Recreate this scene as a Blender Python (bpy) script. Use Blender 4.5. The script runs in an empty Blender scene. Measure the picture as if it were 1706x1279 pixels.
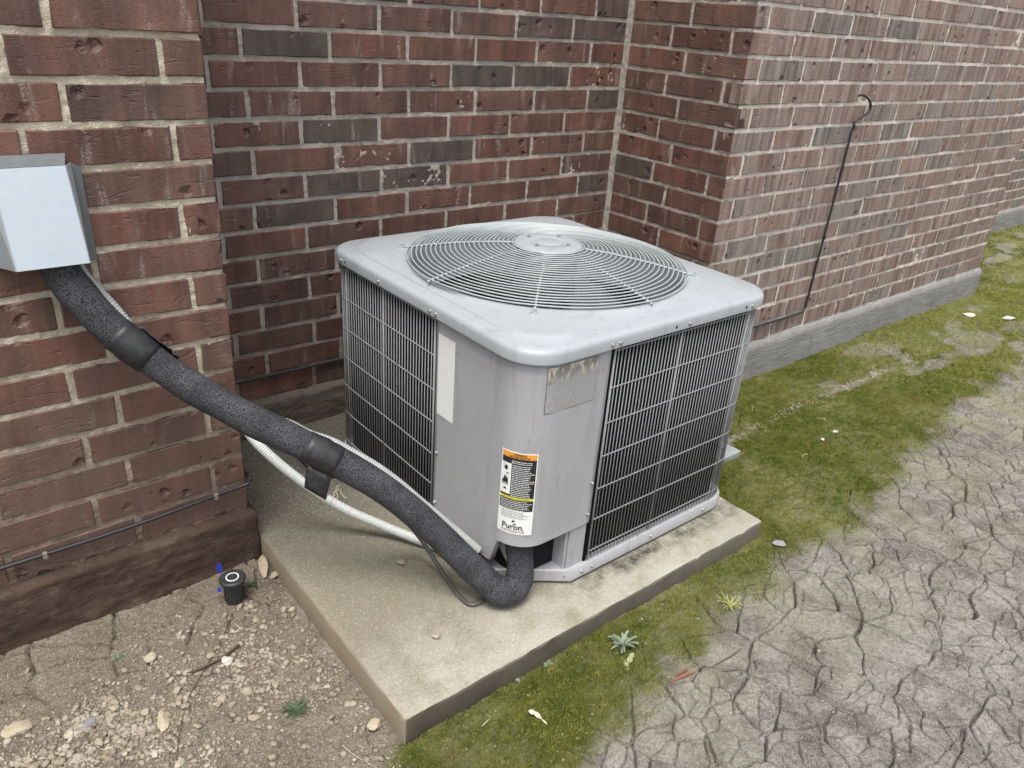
import bpy, bmesh, math, random
import numpy as np
from mathutils import Matrix, Vector

# ------------------------------------------------------------------ camera, sky, sun, exposure
S = bpy.context.scene
COL = S.collection
R3 = math.radians
cam_d = bpy.data.cameras.new('camera')
cam = bpy.data.objects.new('camera', cam_d)
COL.objects.link(cam)
S.camera = cam
cam_d.sensor_width = 36.0
cam_d.lens = 1286.9 / 1706.0 * 36.0
cam_d.clip_start = 0.02
cam_d.clip_end = 400.0
CAM = Vector((-2.2539, -1.6022, 1.1543))
YAW, PIT, ROL = 0.70743, -0.45191, 0.07417
fw = Vector((math.sin(YAW) * math.cos(PIT), math.cos(YAW) * math.cos(PIT), math.sin(PIT)))
rt = Vector((math.cos(YAW), -math.sin(YAW), 0))
up = rt.cross(fw)
rt2 = math.cos(ROL) * rt + math.sin(ROL) * up
up2 = -math.sin(ROL) * rt + math.cos(ROL) * up
M4 = Matrix.Identity(4)
for i in range(3):
    M4[i][0], M4[i][1], M4[i][2], M4[i][3] = rt2[i], up2[i], -fw[i], CAM[i]
cam.matrix_world = M4

SUN_EL, SUN_AZ = 69.0, 228.0      # azimuth: compass-like angle in plan from +Y clockwise towards +X
W = bpy.data.worlds.new('World')
S.world = W
W.use_nodes = True
wn, wl = W.node_tree.nodes, W.node_tree.links
wn.clear()
sky = wn.new('ShaderNodeTexSky')
sky.sky_type = 'NISHITA'
sky.sun_disc = False
sky.sun_elevation = R3(SUN_EL)
sky.sun_rotation = R3(SUN_AZ)
sky.air_density = 1.0
sky.dust_density = 4.0
sky.ozone_density = 1.0
hs = wn.new('ShaderNodeHueSaturation')
hs.inputs['Saturation'].default_value = 0.28
bg = wn.new('ShaderNodeBackground')
bg.inputs['Strength'].default_value = 0.12
wo = wn.new('ShaderNodeOutputWorld')
wl.new(sky.outputs[0], hs.inputs['Color'])
wl.new(hs.outputs[0], bg.inputs[0])
wl.new(bg.outputs[0], wo.inputs[0])
sun_d = bpy.data.lights.new('sun', 'SUN')
sun_d.energy = 1.5
sun_d.angle = R3(26)
sun_d.color = (1.0, 0.955, 0.88)
sun = bpy.data.objects.new('sun', sun_d)
COL.objects.link(sun)
az, el = R3(SUN_AZ), R3(SUN_EL)
to_sun = Vector((math.sin(az) * math.cos(el), math.cos(az) * math.cos(el), math.sin(el)))
sun.rotation_euler = (-to_sun).to_track_quat('-Z', 'Y').to_euler()
S.view_settings.view_transform = 'Standard'
S.view_settings.look = 'None'
S.view_settings.exposure = 0.95
S.view_settings.gamma = 1.0

# ------------------------------------------------------------------ constants of the place (metres)
H = 0.0762             # course height
BL = 3.3012 * H        # brick pitch
JT = 0.0105            # joint
XA = -22.4716 * H      # right edge of the left wall
YB = 6.976 * H         # depth of the recess
XE = 33.4078 * H       # far end of the right wall
YE = 0.63              # far wall
GZ = -0.155            # ground
PZ = -0.090            # pad top
RND = random.Random(7)
NR = np.random.default_rng(11)

# ------------------------------------------------------------------ noise
def hsh(ix, iy, seed):
    n = (ix.astype(np.int64) * 374761393 + iy.astype(np.int64) * 668265263 + seed * 144269504) & 0x7fffffff
    n = ((n ^ (n >> 13)) * 1274126177) & 0x7fffffff
    n = n ^ (n >> 16)
    return (n & 0xffffff) / float(0xffffff)
def vn(x, y, seed=0):
    x = np.asarray(x, float); y = np.asarray(y, float)
    ix, iy = np.floor(x), np.floor(y)
    fx, fy = x - ix, y - iy
    fx = fx * fx * (3 - 2 * fx); fy = fy * fy * (3 - 2 * fy)
    a, b = hsh(ix, iy, seed), hsh(ix + 1, iy, seed)
    c, d = hsh(ix, iy + 1, seed), hsh(ix + 1, iy + 1, seed)
    return ((a * (1 - fx) + b * fx) * (1 - fy) + (c * (1 - fx) + d * fx) * fy) * 2 - 1
def fbm(x, y, seed=0, o=4):
    r, a, t = 0, 1.0, 0
    for k in range(o):
        r = r + a * vn(x * 2 ** k, y * 2 ** k, seed + k * 17); t += a; a *= 0.5
    return r / t
def sst(a, b, x):
    t = np.clip((x - a) / (b - a), 0, 1)
    return t * t * (3 - 2 * t)
def vor_edge(x, y, seed):
    ix, iy = np.floor(x), np.floor(y)
    best = np.full(x.shape, 9.0); bx = np.zeros_like(x); by = np.zeros_like(x)
    P = []
    for dx in range(-2, 3):
        for dy in range(-2, 3):
            cx, cy = ix + dx, iy + dy
            px = cx + hsh(cx, cy, seed) - x; py = cy + hsh(cx, cy, seed + 5) - y
            d = px * px + py * py
            m = d < best
            best = np.where(m, d, best); bx = np.where(m, px, bx); by = np.where(m, py, by)
            P.append((px, py))
    e = np.full(x.shape, 9.0)
    for px, py in P:
        ex, ey = px - bx, py - by
        l = np.sqrt(ex * ex + ey * ey)
        v = np.where(l > 1e-6, ((px + bx) * ex + (py + by) * ey) * 0.5 / np.maximum(l, 1e-6), 9.0)
        e = np.minimum(e, v)
    return e

# ------------------------------------------------------------------ object helpers
def link_mesh(name, me, m=None, parent=None):
    o = bpy.data.objects.new(name, me)
    COL.objects.link(o)
    if m is not None and not me.materials:
        me.materials.append(m)
    if parent is not None:
        o.parent = parent
    return o
def npmesh(name, V, F, smooth=False):
    me = bpy.data.meshes.new(name)
    V = np.asarray(V, np.float32); F = np.asarray(F, np.int32)
    k = F.shape[1]
    me.vertices.add(len(V)); me.vertices.foreach_set('co', V.ravel())
    me.loops.add(F.size); me.loops.foreach_set('vertex_index', F.ravel())
    me.polygons.add(len(F))
    me.polygons.foreach_set('loop_start', np.arange(0, F.size, k, dtype=np.int32))
    me.polygons.foreach_set('loop_total', np.full(len(F), k, np.int32))
    if smooth:
        me.polygons.foreach_set('use_smooth', np.ones(len(F), bool))
    me.update(calc_edges=True)
    return me
def pymesh(name, V, F, smooth=False):
    me = bpy.data.meshes.new(name)
    me.from_pydata([tuple(v) for v in V], [], [tuple(f) for f in F])
    if smooth:
        for p in me.polygons: p.use_smooth = True
    me.update()
    return me
def bmobj(name, bm, m, parent=None, smooth=False, ang=None):
    me = bpy.data.meshes.new(name)
    bmesh.ops.recalc_face_normals(bm, faces=bm.faces)
    bm.to_mesh(me); bm.free()
    if smooth:
        for p in me.polygons: p.use_smooth = True
        if ang: me.set_sharp_from_angle(angle=R3(ang))
    return link_mesh(name, me, m, parent)
def tag(o, label, cat, group=None):
    o['label'] = label; o['category'] = cat
    if group: o['group'] = group
    return o
def empty(name, loc=(0, 0, 0)):
    o = bpy.data.objects.new(name, None)
    o.empty_display_size = 0.05
    COL.objects.link(o); o.location = loc
    return o
def gridfaces(nu, nv, wrap=False):
    i = np.arange(nu - (0 if wrap else 1)); j = np.arange(nv - 1)
    I, J = np.meshgrid(i, j, indexing='ij')
    I2 = (I + 1) % nu
    return np.stack([I * nv + J, I2 * nv + J, I2 * nv + J + 1, I * nv + J + 1], -1).reshape(-1, 4)
def catmull(P, n=8):
    P = [Vector(p) for p in P]
    Q = [P[0] * 2 - P[1]] + P + [P[-1] * 2 - P[-2]]
    out = []
    for i in range(1, len(Q) - 2):
        a, b, c, d = Q[i - 1:i + 3]
        for k in range(n):
            t = k / n
            out.append(0.5 * ((2 * b) + (c - a) * t + (2 * a - 5 * b + 4 * c - d) * t * t + (3 * b - a - 3 * c + d) * t ** 3))
    out.append(P[-1])
    return out
def sweep(P, r, seg=10, closed=False, caps=True):
    """tube along P; r: number or function of index"""
    P = [Vector(p) for p in P]
    n = len(P)
    V, F = [], []
    t0 = (P[1] - P[0]).normalized()
    nrm = t0.orthogonal().normalized()
    prev = t0
    for i, p in enumerate(P):
        if closed:
            t = (P[(i + 1) % n] - P[i - 1]).normalized()
        else:
            t = (P[min(i + 1, n - 1)] - P[max(i - 1, 0)]).normalized()
        q = prev.rotation_difference(t)
        nrm = (q @ nrm).normalized(); prev = t
        b = t.cross(nrm)
        rr = r(i) if callable(r) else r
        for k in range(seg):
            a = 2 * math.pi * k / seg
            V.append(p + (nrm * math.cos(a) + b * math.sin(a)) * rr)
    m = n if closed else n - 1
    for i in range(m):
        for k in range(seg):
            i2 = (i + 1) % n
            F.append((i * seg + k, i * seg + (k + 1) % seg, i2 * seg + (k + 1) % seg, i2 * seg + k))
    if caps and not closed:
        F.append(tuple(range(seg - 1, -1, -1)))
        F.append(tuple((n - 1) * seg + k for k in range(seg)))
    return V, F
def tube(name, P, r, m, parent=None, seg=10, closed=False, smooth=True):
    V, F = sweep(P, r, seg, closed)
    return link_mesh(name, pymesh(name, V, F, smooth), m, parent)
def box_bm(bm, x0, x1, y0, y1, z0, z1, bev=0.0, seg=1):
    r = bmesh.ops.create_cube(bm, size=1.0)
    for v in r['verts']:
        v.co.x = x0 if v.co.x < 0 else x1
        v.co.y = y0 if v.co.y < 0 else y1
        v.co.z = z0 if v.co.z < 0 else z1
    if bev:
        es = list({e for v in r['verts'] for e in v.link_edges})
        bmesh.ops.bevel(bm, geom=es, offset=bev, segments=seg, affect='EDGES', profile=0.5)
def box(name, x0, x1, y0, y1, z0, z1, m, parent=None, bev=0.0, seg=1):
    bm = bmesh.new(); box_bm(bm, x0, x1, y0, y1, z0, z1, bev, seg)
    return bmobj(name, bm, m, parent)

# ------------------------------------------------------------------ materials
class NM:
    def __init__(s, name):
        s.m = bpy.data.materials.new(name); s.m.use_nodes = True
        s.t = s.m.node_tree; s.t.nodes.clear()
        s.out = s.t.nodes.new('ShaderNodeOutputMaterial')
        s.b = s.t.nodes.new('ShaderNodeBsdfPrincipled')
        s.t.links.new(s.b.outputs[0], s.out.inputs[0])
        s.tc = s.t.nodes.new('ShaderNodeTexCoord')
        s.geo = s.t.nodes.new('ShaderNodeNewGeometry')
        s.oi = s.t.nodes.new('ShaderNodeObjectInfo')
        s.pos = s.geo.outputs['Position']; s.obj = s.tc.outputs['Object']; s.rnd = s.oi.outputs['Random']
    def put(s, sock, v):
        if isinstance(v, bpy.types.NodeSocket): s.t.links.new(v, sock)
        elif v is not None:
            if sock.type == 'RGBA' and len(v) == 3: v = (*v, 1)
            sock.default_value = v
    def set(s, **k):
        for a, v in k.items(): s.put(s.b.inputs[a.replace('_', ' ')], v)
    def math(s, op, a, b=None, c=None, clamp=False):
        n = s.t.nodes.new('ShaderNodeMath'); n.operation = op; n.use_clamp = clamp
        for i, v in enumerate((a, b, c)):
            if v is not None: s.put(n.inputs[i], v)
        return n.outputs[0]
    def vmath(s, op, a, b=None):
        n = s.t.nodes.new('ShaderNodeVectorMath'); n.operation = op
        s.put(n.inputs[0], a)
        if b is not None:
            if op == 'SCALE': s.put(n.inputs['Scale'], b)
            else: s.put(n.inputs[1], b)
        return n.outputs[0]
    def noise(s, vec, scale, detail=4, rough=0.55, dist=0.0):
        n = s.t.nodes.new('ShaderNodeTexNoise')
        s.put(n.inputs['Vector'], vec)
        n.inputs['Scale'].default_value = scale; n.inputs['Detail'].default_value = detail
        n.inputs['Roughness'].default_value = rough; n.inputs['Distortion'].default_value = dist
        return n.outputs[0]
    def vor(s, vec, scale, feat='F1', rnd=1.0):
        n = s.t.nodes.new('ShaderNodeTexVoronoi'); n.feature = feat
        s.put(n.inputs['Vector'], vec); n.inputs['Scale'].default_value = scale
        n.inputs['Randomness'].default_value = rnd
        return n.outputs['Distance'], (n.outputs['Color'] if feat == 'F1' else None)
    def ramp(s, fac, stops, interp='LINEAR'):
        n = s.t.nodes.new('ShaderNodeValToRGB'); n.color_ramp.interpolation = interp
        e = n.color_ramp.elements
        while len(e) < len(stops): e.new(0.5)
        for i, (p, c) in enumerate(stops):
            e[i].position = p
            if not isinstance(c, (tuple, list)): c = (c, c, c)
            e[i].color = (*c, 1)
        s.put(n.inputs[0], fac)
        return n.outputs[0]
    def mr(s, v, a, b, c=0.0, d=1.0):
        n = s.t.nodes.new('ShaderNodeMapRange'); n.clamp = True
        s.put(n.inputs[0], v)
        for i, x in enumerate((a, b, c, d)): n.inputs[i + 1].default_value = x
        return n.outputs[0]
    def mix(s, f, a, b, mode='MIX'):
        n = s.t.nodes.new('ShaderNodeMix'); n.data_type = 'RGBA'; n.blend_type = mode
        s.put(n.inputs[0], f); s.put(n.inputs[6], a); s.put(n.inputs[7], b)
        return n.outputs[2]
    def map(s, vec, scale=(1, 1, 1), rot=(0, 0, 0), loc=(0, 0, 0)):
        n = s.t.nodes.new('ShaderNodeMapping')
        s.put(n.inputs[0], vec); n.inputs['Scale'].default_value = scale
        n.inputs['Rotation'].default_value = rot; n.inputs['Location'].default_value = loc
        return n.outputs[0]
    def xyz(s, v):
        n = s.t.nodes.new('ShaderNodeSeparateXYZ'); s.put(n.inputs[0], v); return n.outputs
    def bump(s, h, strength=0.5, dist=0.002, prev=None):
        n = s.t.nodes.new('ShaderNodeBump')
        n.inputs['Strength'].default_value = strength; n.inputs['Distance'].default_value = dist
        s.put(n.inputs['Height'], h)
        if prev is not None: s.put(n.inputs['Normal'], prev)
        return n.outputs[0]
    def attr(s, name):
        n = s.t.nodes.new('ShaderNodeAttribute'); n.attribute_name = name
        return n.outputs

def m_brick(name, dust=0.25, tone=1.0, soil=None, grey=1.0, dcol=(.36, .325, .325), brown=0.0):
    k = NM(name)
    off = k.vmath('SCALE', k.vmath('ADD', (1.0, 2.3, 3.1), (0, 0, 0)), k.math('MULTIPLY', k.rnd, 37.0))
    v = k.vmath('ADD', k.obj, off)
    c = lambda r, g, b: (r * tone * 1.06, g * tone * 1.08, b * tone * .90)
    stops = [(0.0, c(.100, .040, .035)), (.14, c(.150, .064, .053)), (.27, c(.112, .055, .048)), (.39, c(.162, .069, .056)),
             (.5, c(.098, .049, .046)), (.60, c(.140, .078, .066)), (.70, c(.130, .057, .048)), (.80, c(.092, .054, .052)), (.86, c(.150, .068, .057))]
    stops += [(.90, c(.060, .054, .055)), (.95, c(.094, .067, .067)), (1.0, c(.056, .050, .050))] if grey else [(1.0, c(.110, .056, .049))]
    base = k.ramp(k.rnd, stops)
    if brown: base = k.mix(brown, base, (.115, .085, .075))
    streak = k.noise(k.map(v, (24, 24, 2.4), (0, R3(9), 0)), 1.0, 3, .6)
    big = k.noise(v, 11, 3, .5)
    fine = k.noise(v, 130, 4, .65)
    col = k.mix(k.mr(big, .35, .7), base, k.mix(1.0, base, (.62, .56, .60), 'MULTIPLY'))
    col = k.mix(k.math('MULTIPLY', k.mr(streak, .45, .72), .65), col, k.mix(1.0, col, (1.75, 1.55, 1.6), 'MULTIPLY'))
    col = k.mix(k.math('MULTIPLY', k.mr(streak, .30, .46, 1, 0), .5), col, k.mix(1.0, col, (.55, .5, .55), 'MULTIPLY'))
    # pale mortar smears and dust
    sm = k.noise(k.map(v, (26, 26, 5), (0, R3(18), 0)), 1.0, 3, .55, .3)
    smask = k.math('MULTIPLY', k.mr(sm, .60, .70), k.mr(k.noise(v, 260, 2, .6), .40, .60))
    col = k.mix(k.math('MULTIPLY', smask, .55 + dust * .4), col, (.42, .37, .33))
    dsp = k.math('MULTIPLY', k.mr(k.noise(k.map(v, (42, 42, 3.0), (0, R3(12), 0)), 1.0, 4, .62), .36, .68), dust)
    col = k.mix(k.math('ADD', k.math('MULTIPLY', dsp, .62), dust * .16), col, dcol)
    spk = k.mr(k.noise(v, 420, 2, .5), .64, .74)
    col = k.mix(k.math('MULTIPLY', spk, .35), col, (.34, .29, .26))
    col = k.mix(k.mr(fine, .3, .75, 0, .35), col, k.mix(1.0, col, (.6, .55, .55), 'MULTIPLY'))
    # chips: dark pits with rough bottoms
    cd, _ = k.vor(k.vmath('ADD', v, k.vmath('SCALE', (1, 1, 1), k.math('MULTIPLY', k.noise(v, 60, 3), .02))), 19)
    chip = k.math('MULTIPLY', k.mr(cd, .10, .26, 1, 0), k.mr(k.noise(v, 5, 1, .5), .50, .56))
    col = k.mix(k.math('MULTIPLY', chip, .55), col, k.mix(1.0, col, (.45, .42, .42), 'MULTIPLY'))
    if soil:
        z = k.xyz(k.pos)[2]
        w = k.math('ADD', z, k.math('MULTIPLY', k.math('SUBTRACT', k.noise(k.pos, 6, 4, .6), .5), .30))
        col = k.mix(k.mr(w, soil[0], soil[1], .62, 0), col, k.mix(fine, (.105, .070, .055), (.150, .105, .085)))
    # crease lines dragged across the face
    cr = k.noise(k.map(v, (16, 16, 60), (0, R3(14), 0)), 1.0, 3, .6, 1.2)
    hgt = k.math('ADD', k.math('MULTIPLY', fine, .35), k.math('ADD', k.math('MULTIPLY', streak, .7), k.math('MULTIPLY', chip, -2.6)))
    hgt = k.math('ADD', hgt, k.math('MULTIPLY', k.mr(cr, .60, .70), -.5))
    hgt = k.math('ADD', hgt, k.math('MULTIPLY', k.noise(v, 330, 3, .7), .35))
    k.set(Base_Color=col, Roughness=k.mr(fine, .3, .7, .42, .68), Normal=k.bump(hgt, 1.0, .0028))
    k.b.inputs['Specular IOR Level'].default_value = .32
    return k.m
def m_mortar(name, ca, cb, soil=None):
    k = NM(name)
    v = k.pos
    n1, n2, n3 = k.noise(v, 9, 4, .6), k.noise(v, 300, 3, .7), k.noise(v, 60, 4, .6)
    col = k.mix(k.mr(n1, .32, .68), ca, cb)
    col = k.mix(k.mr(n2, .35, .75, .35, 0), col, k.mix(1.0, col, (.55, .52, .48), 'MULTIPLY'))
    col = k.mix(k.math('MULTIPLY', k.mr(n3, .55, .7), .5), col, k.mix(1.0, col, (.7, .63, .55), 'MULTIPLY'))
    if soil:
        z = k.xyz(v)[2]
        w = k.math('ADD', z, k.math('MULTIPLY', k.math('SUBTRACT', k.noise(v, 7, 4, .6), .5), .34))
        f = k.mr(w, soil[0], soil[1], 1, 0)
        col = k.mix(k.math('MULTIPLY', f, .86), col, k.mix(n3, (.12, .075, .055), (.19, .125, .095)))
    k.set(Base_Color=col, Roughness=.92, Normal=k.bump(k.math('ADD', k.math('MULTIPLY', n3, 1.2), n2), 1.0, .0034))
    k.b.inputs['Specular IOR Level'].default_value = .15
    return k.m
def m_found(name, ca, cb, cc, horiz=True):
    k = NM(name)
    v = k.pos
    hz = k.map(v, (9, 9, 95) if horiz else (30, 30, 30))
    n1, n2, n3, n4 = k.noise(v, 6, 5, .6), k.noise(hz, 1.0, 4, .65, .5), k.noise(v, 140, 4, .7), k.noise(v, 24, 4, .6)
    col = k.mix(k.mr(n1, .3, .7), ca, cb)
    col = k.mix(k.math('MULTIPLY', k.mr(n4, .5, .72), .8), col, cc)
    col = k.mix(k.mr(n3, .35, .7, .4, 0), col, k.mix(1.0, col, (.5, .47, .45), 'MULTIPLY'))
    k.set(Base_Color=col, Roughness=.9, Normal=k.bump(k.math('ADD', k.math('MULTIPLY', n2, 1.1), k.math('MULTIPLY', n3, .7)), .9, .0035))
    k.b.inputs['Specular IOR Level'].default_value = .2
    return k.m
def m_paint(name, col, rough=.42, var=.06, dirt=.2, bumpy=.1, metal=0.0, spec=.5):
    k = NM(name)
    v = k.pos
    n1, n2 = k.noise(v, 7, 5, .6), k.noise(v, 90, 4, .6)
    st = k.noise(k.map(v, (40, 40, 4)), 1.0, 4, .6)
    c = k.mix(k.mr(n1, .3, .7, 0, var * 3), col, k.mix(1.0, col, (.78, .77, .76), 'MULTIPLY'))
    c = k.mix(k.math('MULTIPLY', k.mr(st, .55, .75), dirt), c, k.mix(1.0, c, (.62, .6, .56), 'MULTIPLY'))
    c = k.mix(k.math('MULTIPLY', k.mr(n2, .60, .72), dirt * .8), c, (.33, .31, .28))
    sm_ = k.noise(k.map(v, (1, 1, .7), (.4, .3, 0)), 13, 5, .68, 1.2)
    c = k.mix(k.math('MULTIPLY', k.mr(sm_, .56, .70), dirt * 1.1), c, k.mix(1.0, c, (.70, .69, .68), 'MULTIPLY'))
    sc_ = k.noise(k.map(v, (160, 160, 8), (.5, .6, 0)), 1.0, 2, .5)
    c = k.mix(k.math('MULTIPLY', k.mr(sc_, .70, .74), dirt), c, (.55, .55, .55))
    k.set(Base_Color=c, Roughness=k.mr(n2, .3, .7, rough - .06, rough + .1), Metallic=metal, Normal=k.bump(k.math('ADD', n2, k.math('MULTIPLY', n1, 2.0)), bumpy, .001))
    k.b.inputs['Specular IOR Level'].default_value = spec
    return k.m
def m_flat(name, col, rough=.5, var=.15, scale=60, bump=.2, metal=0.0, spec=.5):
    k = NM(name)
    n = k.noise(k.pos, scale, 4, .6)
    c = k.mix(k.mr(n, .3, .7), k.mix(1.0, col, (1 - var,) * 3, 'MULTIPLY'), k.mix(1.0, col, (1 + var,) * 3, 'MULTIPLY'))
    k.set(Base_Color=c, Roughness=rough, Metallic=metal, Normal=k.bump(n, bump, .001))
    k.b.inputs['Specular IOR Level'].default_value = spec
    return k.m
def m_foam():
    k = NM('black_foam')
    v = k.obj
    w = k.vmath('ADD', v, k.vmath('SCALE', (1, 1, 1), k.math('MULTIPLY', k.noise(v, 90, 2), .006)))
    d, _ = k.vor(w, 270, 'DISTANCE_TO_EDGE')
    n = k.noise(v, 24, 4, .6)
    crack = k.mr(d, .02, .15, 1, 0)
    plate = k.mix(k.mr(n, .30, .70), (.040, .042, .049), (.105, .108, .124))
    plate = k.mix(k.mr(k.noise(v, 330, 2, .6), .56, .68, 0, .5), plate, (.17, .17, .19))
    k.set(Base_Color=k.mix(crack, plate, (.010, .011, .013)), Roughness=k.mr(n, .3, .7, .62, .8),
          Normal=k.bump(k.math('SUBTRACT', k.noise(v, 300, 2), k.math('MULTIPLY', crack, 1.6)), .7, .0012))
    k.b.inputs['Specular IOR Level'].default_value = .35
    return k.m
PY0_, PX1_ = -.704, -.522
def m_concrete_pad():
    k = NM('pad_concrete')
    v = k.pos
    n1, n2 = k.noise(v, 3.2, 5, .6), k.noise(v, 12, 5, .65)
    sp = k.noise(v, 520, 2, .7)
    sp2 = k.noise(v, 260, 2, .6)
    br = k.noise(k.map(v, (5, 260, 5)), 1.0, 2, .6)
    col = k.mix(k.mr(n1, .3, .7), (.365, .348, .295), (.465, .448, .385))
    col = k.mix(k.math('MULTIPLY', k.mr(n2, .46, .70), .6), col, (.235, .205, .135))
    col = k.mix(k.math('MULTIPLY', k.mr(k.noise(v, 7, 4, .7), .54, .70), .45), col, (.22, .215, .11))
    x, y, z = k.xyz(v)
    edg = k.math('MINIMUM', k.math('SUBTRACT', y, PY0_), k.math('SUBTRACT', PX1_, x))
    edg = k.math('ADD', edg, k.math('MULTIPLY', k.math('SUBTRACT', n2, .5), .25))
    col = k.mix(k.mr(edg, .04, .24, 0, .74), col, k.mix(n2, (.175, .155, .112), (.245, .222, .165)))
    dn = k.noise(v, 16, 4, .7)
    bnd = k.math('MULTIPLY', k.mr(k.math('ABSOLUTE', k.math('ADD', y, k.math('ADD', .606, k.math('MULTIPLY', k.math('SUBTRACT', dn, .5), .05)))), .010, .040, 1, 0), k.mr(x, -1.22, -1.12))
    col = k.mix(k.math('MULTIPLY', bnd, k.math('MULTIPLY', k.mr(dn, .34, .62), .9)), col, (.035, .031, .024))   # blotchy black band along the rail
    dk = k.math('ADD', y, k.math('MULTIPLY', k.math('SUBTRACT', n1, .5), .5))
    col = k.mix(k.mr(dk, -.22, .08, 0, .85), col, (.105, .098, .083))          # recess shadow painted into the concrete colour, deepening towards the back
    col = k.mix(k.mr(sp, .36, .62, .6, 0), col, k.mix(1.0, col, (.42, .38, .33), 'MULTIPLY'))
    col = k.mix(k.mr(sp2, .56, .68, 0, .4), col, (.52, .49, .42))
    side = k.mr(k.xyz(k.geo.outputs['True Normal'])[2], .3, .8, 1, 0)
    fr = k.mr(k.xyz(k.geo.outputs['True Normal'])[1], -.8, -.4, 1, 0)
    col = k.mix(k.math('MULTIPLY', k.math('MULTIPLY', side, fr), k.mr(n2, .3, .7, .98, .86)), col, k.mix(k.mr(x, -1.6, -.6), k.mix(n2, (.048, .035, .028), (.085, .064, .050)), k.mix(n2, (.085, .072, .058), (.15, .13, .105))))  # soil-splashed front edge
    lf = k.mr(k.xyz(k.geo.outputs['True Normal'])[0], -.8, -.4, 1, 0)
    col = k.mix(k.math('MULTIPLY', k.math('MULTIPLY', side, lf), .75), col, k.mix(n2, (.20, .155, .105), (.30, .245, .175)))
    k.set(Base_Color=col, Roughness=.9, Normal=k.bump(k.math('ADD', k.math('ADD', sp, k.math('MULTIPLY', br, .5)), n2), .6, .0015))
    k.b.inputs['Specular IOR Level'].default_value = .2
    return k.m
def m_ground():
    k = NM('soil')
    v = k.pos
    x, y, z = k.xyz(v)
    n1, n2, n3, n4 = k.noise(v, 2.2, 5, .6), k.noise(v, 15, 5, .65), k.noise(v, 110, 4, .65), k.noise(v, 420, 2, .6)
    n5 = k.noise(v, 6, 4, .6)
    col = k.mix(k.mr(n1, .34, .66), (.200, .180, .164), (.290, .272, .252))
    col = k.mix(k.mr(n5, .50, .66, 0, .6), col, (.165, .138, .132))
    col = k.mix(k.mr(n5, .34, .46, .5, 0), col, (.39, .37, .335))
    col = k.mix(k.mr(n2, .46, .64, 0, .8), col, (.375, .345, .315))
    col = k.mix(k.mr(n2, .34, .46, .7, 0), col, (.135, .108, .098))
    left = k.attr('left')[2]
    lc = k.mix(k.mr(n2, .35, .68), (.172, .142, .106), (.255, .218, .170))
    col = k.mix(left, col, lc)
    col = k.mix(k.mr(n3, .36, .58, .7, 0), col, k.mix(1.0, col, (.5, .47, .45), 'MULTIPLY'))
    col = k.mix(k.mr(n4, .56, .66, 0, .7), col, (.50, .46, .41))
    col = k.mix(k.mr(n4, .32, .44, .55, 0), col, (.08, .065, .055))
    ms = k.attr('moss')[2]
    mc = k.mix(k.mr(n2, .35, .65), (.042, .058, .009), (.098, .105, .022))
    col = k.mix(k.mr(k.math('ADD', ms, k.math('MULTIPLY', k.math('SUBTRACT', n3, .5), .8)), .16, .52), col, mc)
    tint = k.math('MULTIPLY', k.mr(k.noise(v, 4.5, 4, .6), .42, .66), k.mr(y, -1.25, -.7, 0, .75))
    col = k.mix(k.math('MULTIPLY', tint, k.math('SUBTRACT', 1.0, left)), col, (.235, .228, .130))
    k.set(Base_Color=col, Roughness=.95, Normal=k.bump(k.math('ADD', k.math('ADD', k.math('MULTIPLY', n3, 1.2), k.math('MULTIPLY', n4, .5)), k.math('MULTIPLY', n2, 1.5)), .95, .007))
    k.b.inputs['Specular IOR Level'].default_value = .12
    return k.m
def m_moss():
    k = NM('moss_green')
    v = k.pos
    x, y, z = k.xyz(v)
    n1, n2 = k.noise(v, 3.0, 4, .6), k.noise(v, 38, 4, .6)
    col = k.mix(k.mr(n1, .36, .66), (.060, .090, .010), (.135, .140, .024))
    col = k.mix(k.mr(n2, .30, .48, .7, 0), col, (.030, .045, .007))
    col = k.mix(k.mr(n2, .5, .68, 0, .75), col, (.230, .215, .060))
    col = k.mix(k.mr(k.noise(v, 260, 1), .60, .66, 0, .8), col, (.30, .28, .11))
    far = k.mr(x, .6, 3.2)
    col = k.mix(k.math('MULTIPLY', far, .7), col, k.mix(k.mr(n1, .4, .6), (.215, .235, .050), (.29, .28, .10)))
    dry = k.mr(k.noise(v, 7, 3, .6), .60, .70, 0, .7)
    col = k.mix(dry, col, (.14, .095, .035))
    k.set(Base_Color=col, Roughness=.9)
    k.b.inputs['Specular IOR Level'].default_value = .15
    return k.m
def m_stone(name, a, b, c):
    k = NM(name)
    v = k.pos
    _, cc = k.vor(v, 42)
    f = k.xyz(cc)
    col = k.ramp(f[0], [(0, a), (.4, b), (.75, c), (1, (.20, .17, .15))])
    n = k.noise(v, 260, 3, .6)
    col = k.mix(k.mr(n, .35, .7, .5, 0), col, k.mix(1.0, col, (.55, .5, .44), 'MULTIPLY'))
    k.set(Base_Color=col, Roughness=.88, Normal=k.bump(n, .5, .0015))
    k.b.inputs['Specular IOR Level'].default_value = .2
    return k.m

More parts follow.
